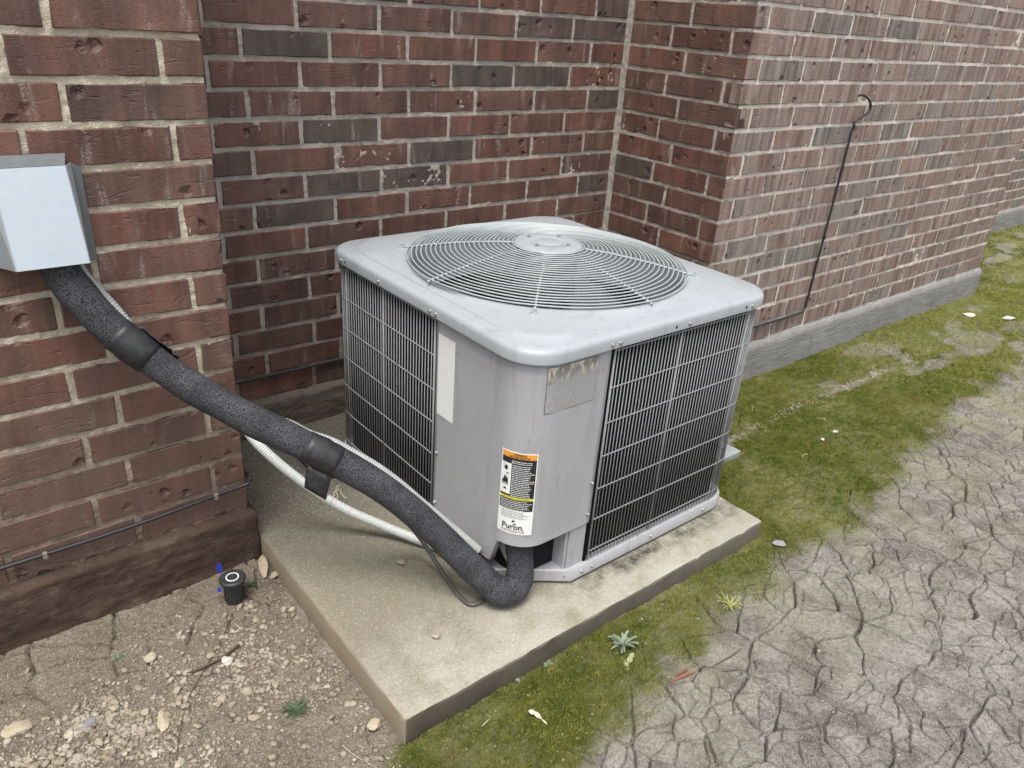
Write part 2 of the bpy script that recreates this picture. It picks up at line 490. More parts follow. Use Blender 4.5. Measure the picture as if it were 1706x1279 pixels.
MB_A = m_brick('brick_near', .15, 1.10, (.0, .58), 0, (.38, .34, .295), .16)
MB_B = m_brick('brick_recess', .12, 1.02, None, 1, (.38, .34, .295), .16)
MB_D = m_brick('brick_dusty_lit', .82, 1.22, None, 1, (.455, .41, .365), .20)  # same brick; dust coat plus grazing light painted in as a paler tone
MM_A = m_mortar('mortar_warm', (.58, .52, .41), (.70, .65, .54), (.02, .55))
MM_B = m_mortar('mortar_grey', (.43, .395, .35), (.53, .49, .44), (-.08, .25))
MM_D = m_mortar('mortar_pale', (.70, .655, .595), (.80, .765, .705))
MF_A = m_found('stained_foundation', (.066, .043, .033), (.100, .068, .053), (.125, .092, .072))
MF_B = m_found('dark_foundation', (.14, .115, .095), (.19, .16, .135), (.10, .085, .075))
MF_D = m_found('grey_foundation', (.25, .245, .235), (.34, .335, .325), (.21, .20, .18))
M_GREY = m_paint('unit_grey_paint', (.385, .390, .410), .40, .07, .48, .3)
M_CAP = m_paint('cap_grey_paint', (.355, .385, .412), .32, .06, .38, .25)
M_WIRE = m_flat('wire_vinyl', (.26, .267, .28), .45, .1)
M_RING = m_flat('guard_paint', (.36, .40, .41), .4, .08)
M_SCREW = m_flat('screw_steel', (.40, .40, .40), .38, .15, 200, .2, .7)
M_BLACK = m_flat('coil_black', (.006, .0065, .008), .8, .3, 120, .2, 0, .08)
M_DARK = m_flat('interior_dark', (.016, .016, .018), .8, .3, 40, .2, 0, .1)
M_BLADE = m_flat('fan_blade_grey', (.10, .108, .112), .45, .12, 30)
M_FOAM = m_foam()
M_TAPE = m_flat('black_tape', (.020, .021, .024), .48, .5, 70, 1.0)
M_COND = m_flat('conduit_grey', (.36, .375, .37), .5, .08, 40)
M_WHITE = m_flat('conduit_white', (.52, .55, .53), .5, .07, 40)
M_TUBE = m_flat('tube_grey', (.34, .335, .31), .5, .15, 60)
M_CABLE = m_flat('cable_black', (.022, .022, .025), .42, .2, 60)
M_GALV = m_paint('galvanised_steel', (.45, .505, .555), .42, .015, .10, .06, .5)
M_GALV2 = m_paint('galvanised_shaded', (.17, .185, .195), .45, .05, .2, .1, .5)  # same steel, darkened to paint shade on the flanges and top
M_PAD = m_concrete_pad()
M_SOIL = m_ground()
M_MOSS = m_moss()
M_STONE = m_stone('gravel_stone', (.34, .295, .23), (.27, .225, .175), (.43, .39, .32))
M_PEB = m_stone('pale_pebble', (.42, .37, .28), (.34, .29, .22), (.48, .44, .35))

# ------------------------------------------------------------------ brick walls
def brick_mesh(i, length, hgt, chip, seed, depth=0.045):
    """front at y=0 looking along -y, ragged arrises"""
    nu, nv = (9, 4) if length > .12 else (5, 4)
    g = np.random.default_rng(seed)
    V, F = [], []
    hl, hh = length / 2, hgt / 2
    us = np.linspace(-1, 1, nu); vs = np.linspace(-1, 1, nv)
    us[1] = -1 + 2 * .003 / length; us[-2] = -us[1]
    vs[1] = -1 + 2 * .003 / hgt; vs[-2] = -vs[1]
    ph = g.uniform(0, 50, 4)
    for a, u in enumerate(us):
        for b, w in enumerate(vs):
            eu, ew = a in (0, nu - 1), b in (0, nv - 1)
            x, z = u * hl, w * hh
            y = .0011 * float(vn(u * 3 + ph[0], w * 1.2 + ph[1], seed)) + .0012 * u * float(vn(ph[2], ph[3], seed))
            if eu: x -= np.sign(u) * abs(g.normal(0, .0012)); y += .0020
            if ew: z -= np.sign(w) * abs(g.normal(0, .0012)); y += .0018
            if (eu or ew) and g.random() < chip:
                x -= np.sign(u) * g.uniform(.001, .006) * (1 if eu else 0)
                z -= np.sign(w) * g.uniform(.001, .006) * (1 if ew else 0)
                y += g.uniform(.002, .007)
            V.append((x, y, z))
    F += [tuple(r) for r in gridfaces(nu, nv)]
    rim = [a * nv for a in range(nu)] + [(nu - 1) * nv + b for b in range(1, nv)] + [a * nv + nv - 1 for a in range(nu - 2, -1, -1)] + [b for b in range(nv - 2, 0, -1)]
    n0 = len(V)
    for q in rim:
        V.append((V[q][0], depth, V[q][2]))
    for k in range(len(rim)):
        k2 = (k + 1) % len(rim)
        F.append((rim[k2], rim[k], n0 + k, n0 + k2))
    me = pymesh('brick', V, F, True)
    me.set_sharp_from_angle(angle=R3(24))
    return me
BRICK_CACHE = {}
def brick_pool(kind, m):
    key = (kind, m.name)
    if key not in BRICK_CACHE:
        L_ = {'full': BL - JT, 'head': .92 * H - .004}[kind]
        pool = []
        for i in range(18 if kind == 'full' else 6):
            me = brick_mesh(i, L_, H - JT, .12 if i % 3 else .22, 100 + i + (50 if kind == 'head' else 0))
            me.materials.append(m); pool.append(me)
        BRICK_CACHE[key] = (pool, L_)
    return BRICK_CACHE[key]
def put_bricks(wall, m, org, du, rotz, rows, ulim, jfun, rr, extra=0.0):
    """org: point at u=0,z=0; du: unit vector along the wall; rows: course indices; ulim: (umin, umax)"""
    for r in rows:
        js = jfun(r)
        cuts = [ulim[0] - JT / 2] + sorted(j for j in js if ulim[0] + .012 < j < ulim[1] - .012) + [ulim[1] + JT / 2]
        z = (15 - r - .5) * H
        for a, b in zip(cuts[:-1], cuts[1:]):
            ln = b - a - JT
            if ln < .012: continue
            kind = 'full' if ln > .14 else 'head'
            pool, L_ = brick_pool(kind, m)
            o = bpy.data.objects.new('brick', pool[rr.randrange(len(pool))])
            COL.objects.link(o); o.parent = wall
            u = (a + b) / 2
            nx, ny = -math.sin(rotz) * -1, -math.cos(rotz)
            out = rr.gauss(0, .0011) + extra
            o.location = (org[0] + du[0] * u + math.sin(rotz) * out, org[1] + du[1] * u - math.cos(rotz) * out, z + rr.gauss(0, .0009))
            fl = rr.random() < .5
            o.scale = (ln / L_, 1, 1)
            o.rotation_euler = (rr.gauss(0, .006), rr.gauss(0, .004), rotz + rr.gauss(0, .004))
def mortar_sheet(name, m, org, du, nrm, u0, u1, z0, z1, step, seed, parent=None, rec=.0042, amp=1.0):
    nu, nv = max(2, int((u1 - u0) / step) + 1), max(2, int((z1 - z0) / step) + 1)
    U, Z = np.meshgrid(np.linspace(u0, u1, nu), np.linspace(z0, z1, nv), indexing='ij')
    d = -rec + amp * (.0026 * fbm(U * 22, Z * 22, seed, 3) + .0018 * vn(U * 120, Z * 120, seed + 3))
    edge = (np.abs(U - u0) < 1e-6) | (np.abs(U - u1) < 1e-6)
    V = np.stack([org[0] + du[0] * U + nrm[0] * d, org[1] + du[1] * U + nrm[1] * d, Z], -1).reshape(-1, 3)
    F = gridfaces(nu, nv)
    t = np.cross([du[0], du[1], 0], [0, 0, 1])
    if t @ np.array([nrm[0], nrm[1], 0]) < 0: F = F[:, ::-1]
    return link_mesh(name, npmesh(name, V, F, True), m, parent)
def found_strip(name, m, path, proud, seed, parent, step=.006, rough=1.0, fillet=.016):
    """foundation face along a plan polyline; outward is to the right of travel direction"""
    pts = [Vector((*p, 0)) for p in path]
    ds = [0]
    for a, b in zip(pts, pts[1:]): ds.append(ds[-1] + (b - a).length)
    n = int(ds[-1] / step) + 1
    zs = np.concatenate([[.006, -.002, -.008], np.linspace(-fillet, -.20, 24)])
    off = np.concatenate([[-.012, .0, proud * .55], np.full(24, proud)])
    V = []
    S_ = np.linspace(0, ds[-1], n)
    for s in S_:
        k = 0
        while k < len(pts) - 2 and s > ds[k + 1]: k += 1
        f = (s - ds[k]) / (ds[k + 1] - ds[k])
        p = pts[k].lerp(pts[k + 1], f)
        d = (pts[k + 1] - pts[k]).normalized()
        nv_ = Vector((d.y, -d.x, 0))
        for kk, other in ((k, k - 1), (k + 1, k + 1)):
            if 0 <= other < len(pts) - 1 and (p - pts[kk]).length < step * 1.2:
                d2 = (pts[other + 1] - pts[other]).normalized()
                nb = (nv_ + Vector((d2.y, -d2.x, 0)))
                nv_ = nb / max(.5, nb.length_squared / 2)
        q = fbm(np.full(27, s * 9), zs * 30, seed, 3) * .0035 * rough + vn(np.full(27, s * 60), zs * 190, seed + 9) * .0016 * rough
        top = np.array([0, .5, .9] + [1] * 24)
        for z, o_, e, w in zip(zs, off, q, top):
            V.append((p.x + nv_.x * (o_ + e * w), p.y + nv_.y * (o_ + e * w), z + float(vn(s * 30, z * 10, seed + 4)) * .003 * (w < 1)))
    F = gridfaces(n, 27)[:, ::-1]
    return link_mesh(name, npmesh(name, V, F, True), m, parent)

TOPROW, TOPZ = -6, 21 * H
ROWS = range(TOPROW, 15)
def brick_slab_mat():
    k = NM('brick_upper')
    x, y, z = k.xyz(k.pos)
    n = k.t.nodes.new('ShaderNodeTexBrick')
    cv = k.t.nodes.new('ShaderNodeCombineXYZ')
    k.put(cv.inputs[0], k.math('ADD', x, y)); k.put(cv.inputs[1], z)
    k.put(n.inputs['Vector'], cv.outputs[0])
    n.inputs['Scale'].default_value = 1.0
    n.inputs['Brick Width'].default_value = BL; n.inputs['Row Height'].default_value = H; n.inputs['Mortar Size'].default_value = .005
    n.inputs['Color1'].default_value = (.15, .062, .052, 1); n.inputs['Color2'].default_value = (.085, .05, .05, 1)
    n.inputs['Mortar'].default_value = (.5, .45, .38, 1)
    k.set(Base_Color=n.outputs[0], Roughness=.7, Normal=k.bump(n.outputs['Fac'], .6, -.004))
    return k.m
M_SLAB = brick_slab_mat()
def upper(parent, x0, x1, y0, y1):
    box('upper_brickwork', x0, x1, y0, y1, TOPZ + .001, 2.55, M_SLAB, parent)

# left wall (with the return into the recess)
wall_a = mortar_sheet('brick_wall', MM_A, (0, 0), (1, 0), (0, -1), -3.2, XA - .003, -.02, TOPZ, .0042, 3, amp=1.15)
tag(wall_a, 'near red brick wall at left carrying the metal hood, stained brown towards its foot', 'wall')
ra = random.Random(21)
def ja(r):
    o = .97 * H if r % 2 else 3.26 * H
    w = ra.gauss(0, .002)
    return [XA - o - BL * k + w for k in range(8)]
put_bricks(wall_a, MB_A, (0, 0), (1, 0), 0, ROWS, (-2.62, XA), ja, ra)
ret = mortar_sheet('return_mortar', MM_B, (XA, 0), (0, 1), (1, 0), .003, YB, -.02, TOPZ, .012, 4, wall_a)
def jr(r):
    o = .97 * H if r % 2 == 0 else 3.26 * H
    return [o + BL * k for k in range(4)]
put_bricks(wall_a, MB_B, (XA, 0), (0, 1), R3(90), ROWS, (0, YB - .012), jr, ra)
found_strip('foundation', MF_A, [(-3.2, 0), (XA, 0), (XA, YB)], .016, 6, wall_a, .0055, 1.5)
upper(wall_a, -3.2, XA, 0, .2)

# back wall of the recess
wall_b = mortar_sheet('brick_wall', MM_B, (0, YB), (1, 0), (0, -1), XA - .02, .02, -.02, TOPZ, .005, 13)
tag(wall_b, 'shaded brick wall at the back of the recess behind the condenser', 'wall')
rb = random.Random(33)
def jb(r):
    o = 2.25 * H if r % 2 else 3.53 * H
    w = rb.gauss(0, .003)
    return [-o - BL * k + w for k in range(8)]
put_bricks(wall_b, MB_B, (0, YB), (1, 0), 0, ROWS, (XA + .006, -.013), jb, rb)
found_strip('foundation', MF_B, [(XA, YB), (0, YB)], .014, 16, wall_b, .008, 1.4)
upper(wall_b, XA, 0, YB, YB + .2)

# short side wall of the recess
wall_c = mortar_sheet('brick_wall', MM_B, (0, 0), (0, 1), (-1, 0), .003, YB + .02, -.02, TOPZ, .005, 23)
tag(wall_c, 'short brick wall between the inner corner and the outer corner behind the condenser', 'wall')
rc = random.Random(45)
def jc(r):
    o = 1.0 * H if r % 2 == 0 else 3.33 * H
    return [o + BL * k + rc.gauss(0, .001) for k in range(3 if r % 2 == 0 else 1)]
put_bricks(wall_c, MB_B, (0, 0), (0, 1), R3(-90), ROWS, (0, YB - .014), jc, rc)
found_strip('foundation', MF_B, [(0, YB), (0, .02)], .014, 26, wall_c, .008)
upper(wall_c, 0, .2, .201, YB)

# long wall running off to the right
wall_d = mortar_sheet('brick_wall', MM_D, (0, 0), (1, 0), (0, -1), .003, XE - .003, -.02, TOPZ, .007, 33)
tag(wall_d, 'long dusty, light-paled brick wall running away to the right beside the moss', 'wall')
rd = random.Random(57)
def jd(r):
    o = 1.0 * H if r % 2 else 3.17 * H
    w = rd.gauss(0, .003)
    return [o + BL * k + w + rd.gauss(0, .002) for k in range(11)]
put_bricks(wall_d, MB_D, (0, 0), (1, 0), 0, ROWS, (0, XE), jd, rd)
found_strip('foundation', MF_D, [(0, .3), (0, 0), (XE + .015, 0), (XE + .015, YE)], .014, 36, wall_d, .010, .45, .03)
box('end_brickwork', XE - .05, XE, .004, YE, -.02, TOPZ, M_SLAB, wall_d)
upper(wall_d, 0, XE, 0, .2)

# far wall beyond the end of the long wall
wall_e = mortar_sheet('brick_wall', MM_D, (0, YE), (1, 0), (0, -1), XE, 9.0, -.02, TOPZ, .03, 43)
tag(wall_e, 'far brick wall set back beyond the end of the long right-hand wall', 'wall')
re_ = random.Random(69)
put_bricks(wall_e, MB_D, (0, YE), (1, 0), 0, range(-2, 15), (3.6, 6.6), lambda r: [3.6 + (.12 if r % 2 else .03) + BL * k for k in range(14)], re_)
found_strip('foundation', MF_D, [(XE, YE), (9, YE)], .014, 46, wall_e, .03, .8, .03)
upper(wall_e, XE, 9.0, YE, YE + .2)

# ------------------------------------------------------------------ ground
def moss_amount(x, y):
    """1 = thick moss"""
    n = fbm(x * 2.3 + 3, y * 2.3, 71, 4); n2 = fbm(x * 9, y * 9, 77, 3)
    bx = [-2.4, -1.78, -1.66, -1.46, -1.13, -.47, .12, 1.09, 2.08, 4.0, 9.0]
    by = [-.70, -.70, -.80, -.86, -.84, -.735, -.66, -.56, -.50, -.60, -1.0]
    b = np.interp(x, bx, by)
    m = sst(-.13, .05, y - b + .090 * n + .055 * n2)
    m *= np.maximum(sst(-1.66, -1.60, x), sst(-.66, -.73, y + .02 * n2) * sst(-1.82, -1.66, x + .05 * n2))
    m *= 1 - .75 * (.35 + .65 * sst(-.25, .15, fbm(x * 5, y * 0 + 3, 95, 2))) * sst(1.9, 1.0, x) * np.exp(-((y + .283 + .03 * n) / (.012 + .012 * sst(-.3, .4, n2))) ** 2) * sst(-.6, -.1, x) * sst(2.3, 1.5, x)   # bare drip line
    m *= 1 - .6 * sst(.46, .62, fbm(x * 3.1 + 9, y * 4.5, 91, 3))
    m *= 1 - .75 * sst(.3, 1.2, x) * sst(-.02, .30, fbm(x * 4.2 + 2, y * 8, 97, 4))
    m *= .72 + .28 * sst(-.45, .0, fbm(x * 14, y * 14, 93, 3))
    far = sst(1.2, 3.5, x)
    return np.clip(m, 0, 1) * (1 - .25 * far * sst(.0, .5, n2))
def ground_h(x, y):
    warp = .030
    wx = x + warp * fbm(x * 6, y * 6, 5, 3) + .008 * fbm(x * 26, y * 26, 8, 2)
    wy = y + warp * fbm(x * 6 + 7, y * 6, 6, 3) + .008 * fbm(x * 26 + 5, y * 26, 9, 2)
    h = .010 * fbm(x * 1.3, y * 1.3, 51, 3) + .0022 * fbm(x * 9, y * 9, 53, 3) + .0012 * vn(x * 60, y * 60, 55)
    e1 = vor_edge(wx / .125, wy / .105, 61) * .115
    e2 = vor_edge(wx / .058 + 3, wy / .050, 63) * .054
    left = sst(-1.60, -1.74, x)
    ms = moss_amount(x, y)
    str1 = (.55 + .45 * sst(-.5, .2, fbm(x * 5, y * 5, 65, 2))) * (1 - .9 * left * sst(-.12, -.26, y)) * (1 - .6 * ms)
    str2 = sst(-.50, .20, fbm(x * 6 + 5, y * 6, 67, 2)) * (1 - .6 * left) * (1 - .9 * ms)
    w1 = .0012 + .0019 * str1 * sst(-.5, .6, vn(x * 17, y * 17, 69))
    h = h - .026 * str1 * np.exp(-(e1 / w1) ** 4) - .013 * str2 * np.exp(-(e2 / .0014) ** 2)
    h = h + .0007 * (1 - ms) * (np.exp(-((e1 - .007) / .006) ** 2) - .5) + .0008 * vn(x * 130, y * 130, 57)
    h = h + ms * (.005 + .010 * fbm(x * 18, y * 36, 81, 4) - .007 * (1 - sst(.0, .30, np.abs(fbm(x * 9 + 4 * y, y * 26, 87, 3)))))
    # soil banks up a little against walls and pad
    h = h + .008 * sst(.0, .05, .05 + y) * (x < XA)
    h = h - .010 * left * sst(-.75, -.15, -abs(y + .45))
    return GZ + h, ms, left
def axis(segs):
    out = []
    for a, b, s0, s1 in segs:
        x = a; L_ = b - a
        while x < b:
            out.append(x)
            x += s0 + (s1 - s0) * (x - a) / L_
    out.append(segs[-1][1])
    return np.array(out)
gx = axis([(-60, -4, 20, 3), (-4, -2.6, .25, .03), (-2.6, -1.75, .005, .0045), (-1.75, .2, .0019, .0023), (.2, 1.6, .0028, .009), (1.6, 4.2, .012, .05), (4.2, 12, .06, .6), (12, 80, 4, 20)])
gy = axis([(-80, -4, 20, 2), (-4, -1.54, .3, .03), (-1.54, -.68, .0019, .0022), (-.68, .03, .0032, .0045), (.03, .75, .015, .03), (.75, 40, 5, 20)])
GX, GY = np.meshgrid(gx, gy, indexing='ij')
GH, GM, GL = ground_h(GX, GY)
V = np.stack([GX, GY, GH], -1).reshape(-1, 3)
F = gridfaces(len(gx), len(gy))
ctr = V[F].mean(1)
under = (ctr[:, 0] > -1.66) & (ctr[:, 0] < -.56) & (ctr[:, 1] > -.66) & (ctr[:, 1] < .3)
F = F[~under]
used = np.zeros(len(V), bool); used[F.ravel()] = True
idx = np.cumsum(used) - 1
me = npmesh('ground', V[used], idx[F], True)
for nm, arr in (('moss', GM), ('left', GL)):
    a = me.attributes.new(nm, 'FLOAT', 'POINT'); a.data.foreach_set('value', arr.ravel()[used].astype(np.float32))
ground = link_mesh('ground', me, M_SOIL)
ground['kind'] = 'structure'

# concrete pad
PX0, PX1, PY0, PY1 = -1.692, -.522, -.704, .47
bm = bmesh.new()
box_bm(bm, PX0, PX1, PY0, PY1, -.21, PZ, .008, 2)
bmesh.ops.subdivide_edges(bm, edges=[e for e in bm.edges if e.calc_length() > .3], cuts=70, use_grid_fill=True)
for v in bm.verts:
    x, y, z = v.co
    e = .0022 * float(fbm(np.array(x * 14 + z * 31), np.array(y * 14), 201, 3))
    ch = max(0., float(vn(np.array(x * 26 + 40), np.array(y * 26), 207)) - .45) * .018
    edge = min(x - PX0, PX1 - x, y - PY0) < .012
    v.co.z += .0010 * float(fbm(np.array(x * 5.), np.array(y * 5.), 203, 2)) - (abs(e) * 1.2 + ch if edge and z > -.12 else 0)
    if x < PX0 + .004: v.co.x += e
    if x > PX1 - .004: v.co.x += e
    if y < PY0 + .004: v.co.y += e
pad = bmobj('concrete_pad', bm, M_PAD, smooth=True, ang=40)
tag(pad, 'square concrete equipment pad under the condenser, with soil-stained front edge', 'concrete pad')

# ------------------------------------------------------------------ condenser
CX, CY = -.9425, -.165                 # centre of the case
FX, FY = -.950, -.178                  # centre of the fan
HX, HY = .4105, .435                   # cap half sizes
unit = empty('condenser_unit', (CX, CY, PZ))
tag(unit, 'grey square air conditioner condenser with round top fan guard standing on the pad', 'air conditioner')
UO = Vector((-CX, -CY, -PZ))           # world -> unit space
def uo(o):
    o.location = Vector(o.location) + UO
    return o
def rrect(ins, rad, n, z):
    """n points by polar angle on a rounded rectangle, ins inside the cap edge"""
    out = []
    hx, hy = HX - ins, HY - ins
    for k in range(n):
        a = 2 * math.pi * k / n
        c, s = math.cos(a), math.sin(a)
        t = min(hx / max(abs(c), 1e-9), hy / max(abs(s), 1e-9))
        x, y = c * t, s * t
        qx, qy = hx - rad, hy - rad
        if abs(x) > qx and abs(y) > qy:
            bx, by = math.copysign(qx, x), math.copysign(qy, y)
            bb = c * bx + s * by; cc = bx * bx + by * by - rad * rad
            t = bb + math.sqrt(max(0, bb * bb - cc)); x, y = c * t, s * t
        out.append((CX + x, CY + y, z))
    return out
def loft(name, rings, m, parent, close_first=False, close_last=False, ang=35):
    n = len(rings[0]); V = [p for r in rings for p in r]; F = []
    for i in range(len(rings) - 1):
        for k in range(n):
            F.append((i * n + k, i * n + (k + 1) % n, (i + 1) * n + (k + 1) % n, (i + 1) * n + k))
    if close_first: F.append(tuple(range(n - 1, -1, -1)))
    if close_last: F.append(tuple((len(rings) - 1) * n + k for k in range(n)))
    me = pymesh(name, V, F, True)
    if ang: me.set_sharp_from_angle(angle=R3(ang))
    return link_mesh(name, me, m, parent)
def circ(r, n, z): return [(FX + r * math.cos(2 * math.pi * k / n), FY + r * math.sin(2 * math.pi * k / n), z) for k in range(n)]
NC = 160
def mixring(a, b, t, z): return [(p[0] * (1 - t) + q[0] * t, p[1] * (1 - t) + q[1] * t, z) for p, q in zip(a, b)]
rin = rrect(.050, .135, NC, 0); rci = circ(.356, NC, 0)
rings = [rrect(.003, .088, NC, .540), rrect(.003, .088, NC, .5265), rrect(0, .09, NC, .5265), rrect(0, .09, NC, .5455), rrect(.002, .09, NC, .5515),
         rrect(.006, .09, NC, .5555), rrect(.013, .092, NC, .5580), rrect(.034, .112, NC, .5605), rrect(.0360, .115, NC, .5635),
         rrect(.043, .125, NC, .5650), mixring(rin, rci, .4, .5690), mixring(rin, rci, .75, .5735), circ(.358, NC, .5765),
         circ(.353, NC, .5765), circ(.349, NC, .572), circ(.344, NC, .55), circ(.340, NC, .44)]
cap = uo(loft('top_cap', rings, M_CAP, unit, ang=38))
# base rail with a chamfered service corner
def arc(cx, cy, r, a0, a1, n): return [(cx + r * math.cos(R3(a0 + (a1 - a0) * k / n)), cy + r * math.sin(R3(a0 + (a1 - a0) * k / n))) for k in range(n + 1)]
bx0, bx1, by0, by1 = CX - HX + .018, CX + HX - .018, CY - HY + .016, CY + HY - .018
def body_path(off, chamfer=True, rad=.075):
    x0, x1, y0, y1 = bx0 - off, bx1 + off, by0 - off, by1 + off
    P = []
    if chamfer: P += [(x0, y0 + .150), (x0 + .020, y0 + .118), (x0 + .155, y0 + .022), (x0 + .185, y0)]
    else: P += arc(x0 + rad, y0 + rad, rad, 180, 270, 8)
    P += arc(x1 - rad, y0 + rad, rad, 270, 360, 10) + arc(x1 - rad, y1 - rad, rad, 0, 90, 10) + arc(x0 + rad, y1 - rad, rad, 90, 180, 10)
    return P
rp0, rp1, rpi = body_path(.010), body_path(.008), body_path(-.02)
mk = lambda P, z: [(p[0], p[1], z) for p in P]
rail = uo(loft('base_rail', [mk(rpi, -.079), mk(rp0, -.080), mk(rp0, -.050), mk(rp1, -.047), mk(rpi, -.0475)], M_GREY, unit, ang=40))
uo(loft('base_pan', [mk(rpi, -.058), mk(rpi, -.052)], M_DARK, unit, True, True))
for fx, fy in ((-1.0, .30), (1.0, 1.0), (1.0, -1.0), (-.2, -1.0)):
    px, py = CX + fx * .30, CY + fy * .30
    uo(box('foot', px - .03, px + .03, py - .03, py + .03, PZ + .0005, -.079, M_DARK, unit, .002))
# coil: dark finned wall behind the wires
ci = body_path(-.012, False, .072)
k0 = 9
coil_path = [(-1.118, by0 + .012)] + ci[k0:] + [(bx0 + .012, -.25)]
V = []; F = []
def fin_wall(path, z0, z1, step=.0042):
    P = [Vector((*p, 0)) for p in path]
    out = []
    for a, b in zip(P, P[1:]):
        n = max(1, int((b - a).length / step))
        for k in range(n): out.append(a.lerp(b, k / n))
    out.append(P[-1])
    V = []
    for i, p in enumerate(out):
        t = (out[min(i + 1, len(out) - 1)] - out[max(i - 1, 0)]).normalized()
        nn = Vector((t.y, -t.x, 0))
        q = p - nn * (.0008 if i % 2 else 0)
        V += [(q.x, q.y, z0), (q.x, q.y, z1)]
    F = [(2 * i, 2 * i + 2, 2 * i + 3, 2 * i + 1) for i in range(len(out) - 1)]
    return V, F
V, F = fin_wall(coil_path, -.052, .528)
uo(link_mesh('coil', pymesh('coil', V, F), M_BLACK, unit))
inn = body_path(-.045, False, .06)
uo(loft('inner_shroud', [mk(inn, -.05), mk(inn, .43)], M_DARK, unit))
# wire grilles
grille = empty('wire_grille'); grille.parent = unit; grille.location = UO
WZ0, WZ1 = -.040, .524
def vwire_mesh(r, seg):
    V, F = sweep([(0, 0, WZ0), (0, 0, WZ1)], r, seg); me = pymesh('wire', V, F, True); me.materials.append(M_WIRE); return me
thin, thick = vwire_mesh(.0014, 6), vwire_mesh(.0027, 8)
def along(path, s):
    for a, b in zip(path, path[1:]):
        L_ = math.dist(a, b)
        if s <= L_: return (a[0] + (b[0] - a[0]) * s / L_, a[1] + (b[1] - a[1]) * s / L_)
        s -= L_
    return path[-1]
def plen(path): return sum(math.dist(a, b) for a, b in zip(path, path[1:]))
wp = body_path(.004, False, .078)
fr_path = [(-1.104, by0 - .004)] + arc(bx1 + .004 - .078, by0 - .004 + .078, .078, 270, 360, 12) + [(bx1 + .004, CY + .2)]
lf_path = [(bx0 - .004, -.252)] + [(bx0 - .004, by1 + .004 - .078)] + arc(bx0 - .004 + .078, by1 + .004 - .078, .078, 180, 90, 12) + [(CX - .1, by1 + .004)]
def grille_run(path, marks, spc):
    L_ = plen(path); s = 0
    n = int(L_ / spc)
    for k in range(n + 1):
        s = k * spc
        p = along(path, s)
        big = any(abs(s - mk_) < spc * .5 for mk_ in marks)
        o = bpy.data.objects.new('wire', thick if big else thin)
        COL.objects.link(o); o.parent = grille; o.location = (p[0], p[1], 0)
    for z in (.514, .425, .337, .250, .162, .075, -.018):
        P = []
        m_ = int(L_ / .012)
        for k in range(m_ + 1):
            p = along(path, L_ * k / m_); P.append((p[0], p[1], z))
        # the cross wires lie just inside the uprights
        q = sweep(P, .0017, 6)
        o = link_mesh('cross_wire', pymesh('cross_wire', q[0], q[1], True), M_WIRE, grille)
grille_run(fr_path, (0, .2205, .47), .01158)
grille_run(lf_path, (0, .231, .43), .01285)
# wrap-round corner panel
PT = .0022
pp = [(bx0 - .003, -.2575), (bx0 - .003, by0 + .075)] + arc(bx0 - .003 + .078, by0 - .003 + .078, .078, 180, 270, 16)[1:] + [(-1.114, by0 - .003)]
def panel_bottom(p):
    x, y = p
    t = min(1, max(0, (y - (by0 + .062)) / .03))
    return .070 - .075 * t * t * (3 - 2 * t)
fine = []
for a, b in zip(pp, pp[1:]):
    n = max(1, int(math.dist(a, b) / .012))
    for k in range(n): fine.append((a[0] + (b[0] - a[0]) * k / n, a[1] + (b[1] - a[1]) * k / n))
fine.append(pp[-1])
V, F = [], []
zz = [0, .03, .06, .1, .2, .3, .4, .5, .6, .7, .8, .9, 1]
for i, p in enumerate(fine):
    zb = panel_bottom(p)
    t = (Vector((*fine[min(i + 1, len(fine) - 1)], 0)) - Vector((*fine[max(i - 1, 0)], 0))).normalized()
    nn = Vector((t.y, -t.x, 0))
    # pressed bottom lip folded inwards
    V.append((p[0] - nn.x * .016, p[1] - nn.y * .016, zb + .001))
    V.append((p[0] - nn.x * .004, p[1] - nn.y * .004, zb))
    for q in zz:
        z = zb + .002 + (.529 - zb - .002) * q
        d = .0012 * float(vn(np.array(i * .22), np.array(q * 3.), 303)) if 0 < q < 1 else 0
        V.append((p[0] + nn.x * d, p[1] + nn.y * d, z))
nz = len(zz) + 2
F = [tuple(f) for f in gridfaces(len(fine), nz)]
panel = link_mesh('corner_panel', pymesh('corner_panel', V, F, True), M_GREY, unit)
panel.data.set_sharp_from_angle(angle=R3(55)); uo(panel)
sol = panel.modifiers.new('thickness', 'SOLIDIFY'); sol.thickness = PT; sol.offset = -1
# front post and dark service recess under the panel
uo(box('corner_post', -1.168, -1.1145, by0 + .002, by0 + .010, -.050, .080, M_GREY, unit, .002))
uo(box('corner_post', -1.176, -1.1685, by0 + .006, by0 + .075, -.050, .085, M_GREY, unit, .002))
uo(box('recess_panel', bx0 + .02, -1.15, by0 + .142, by0 + .150, -.05, .10, m_flat('recess_brown', (.075, .066, .055), .8, .4, 30), unit))  # dark brownish back panel closing the recess
uo(box('post_strip', -1.1135, -1.1065, by0 - .001, by0 + .02, -.05, .528, M_BLACK, unit))
uo(box('post_strip', bx0 - .001, bx0 + .02, -.2565, -.2530, -.05, .528, M_BLACK, unit))
uo(tube('service_valve', [(-1.285, -.52, -.01), (-1.285, -.47, .03), (-1.285, -.44, .05)], .016, M_TUBE, unit))
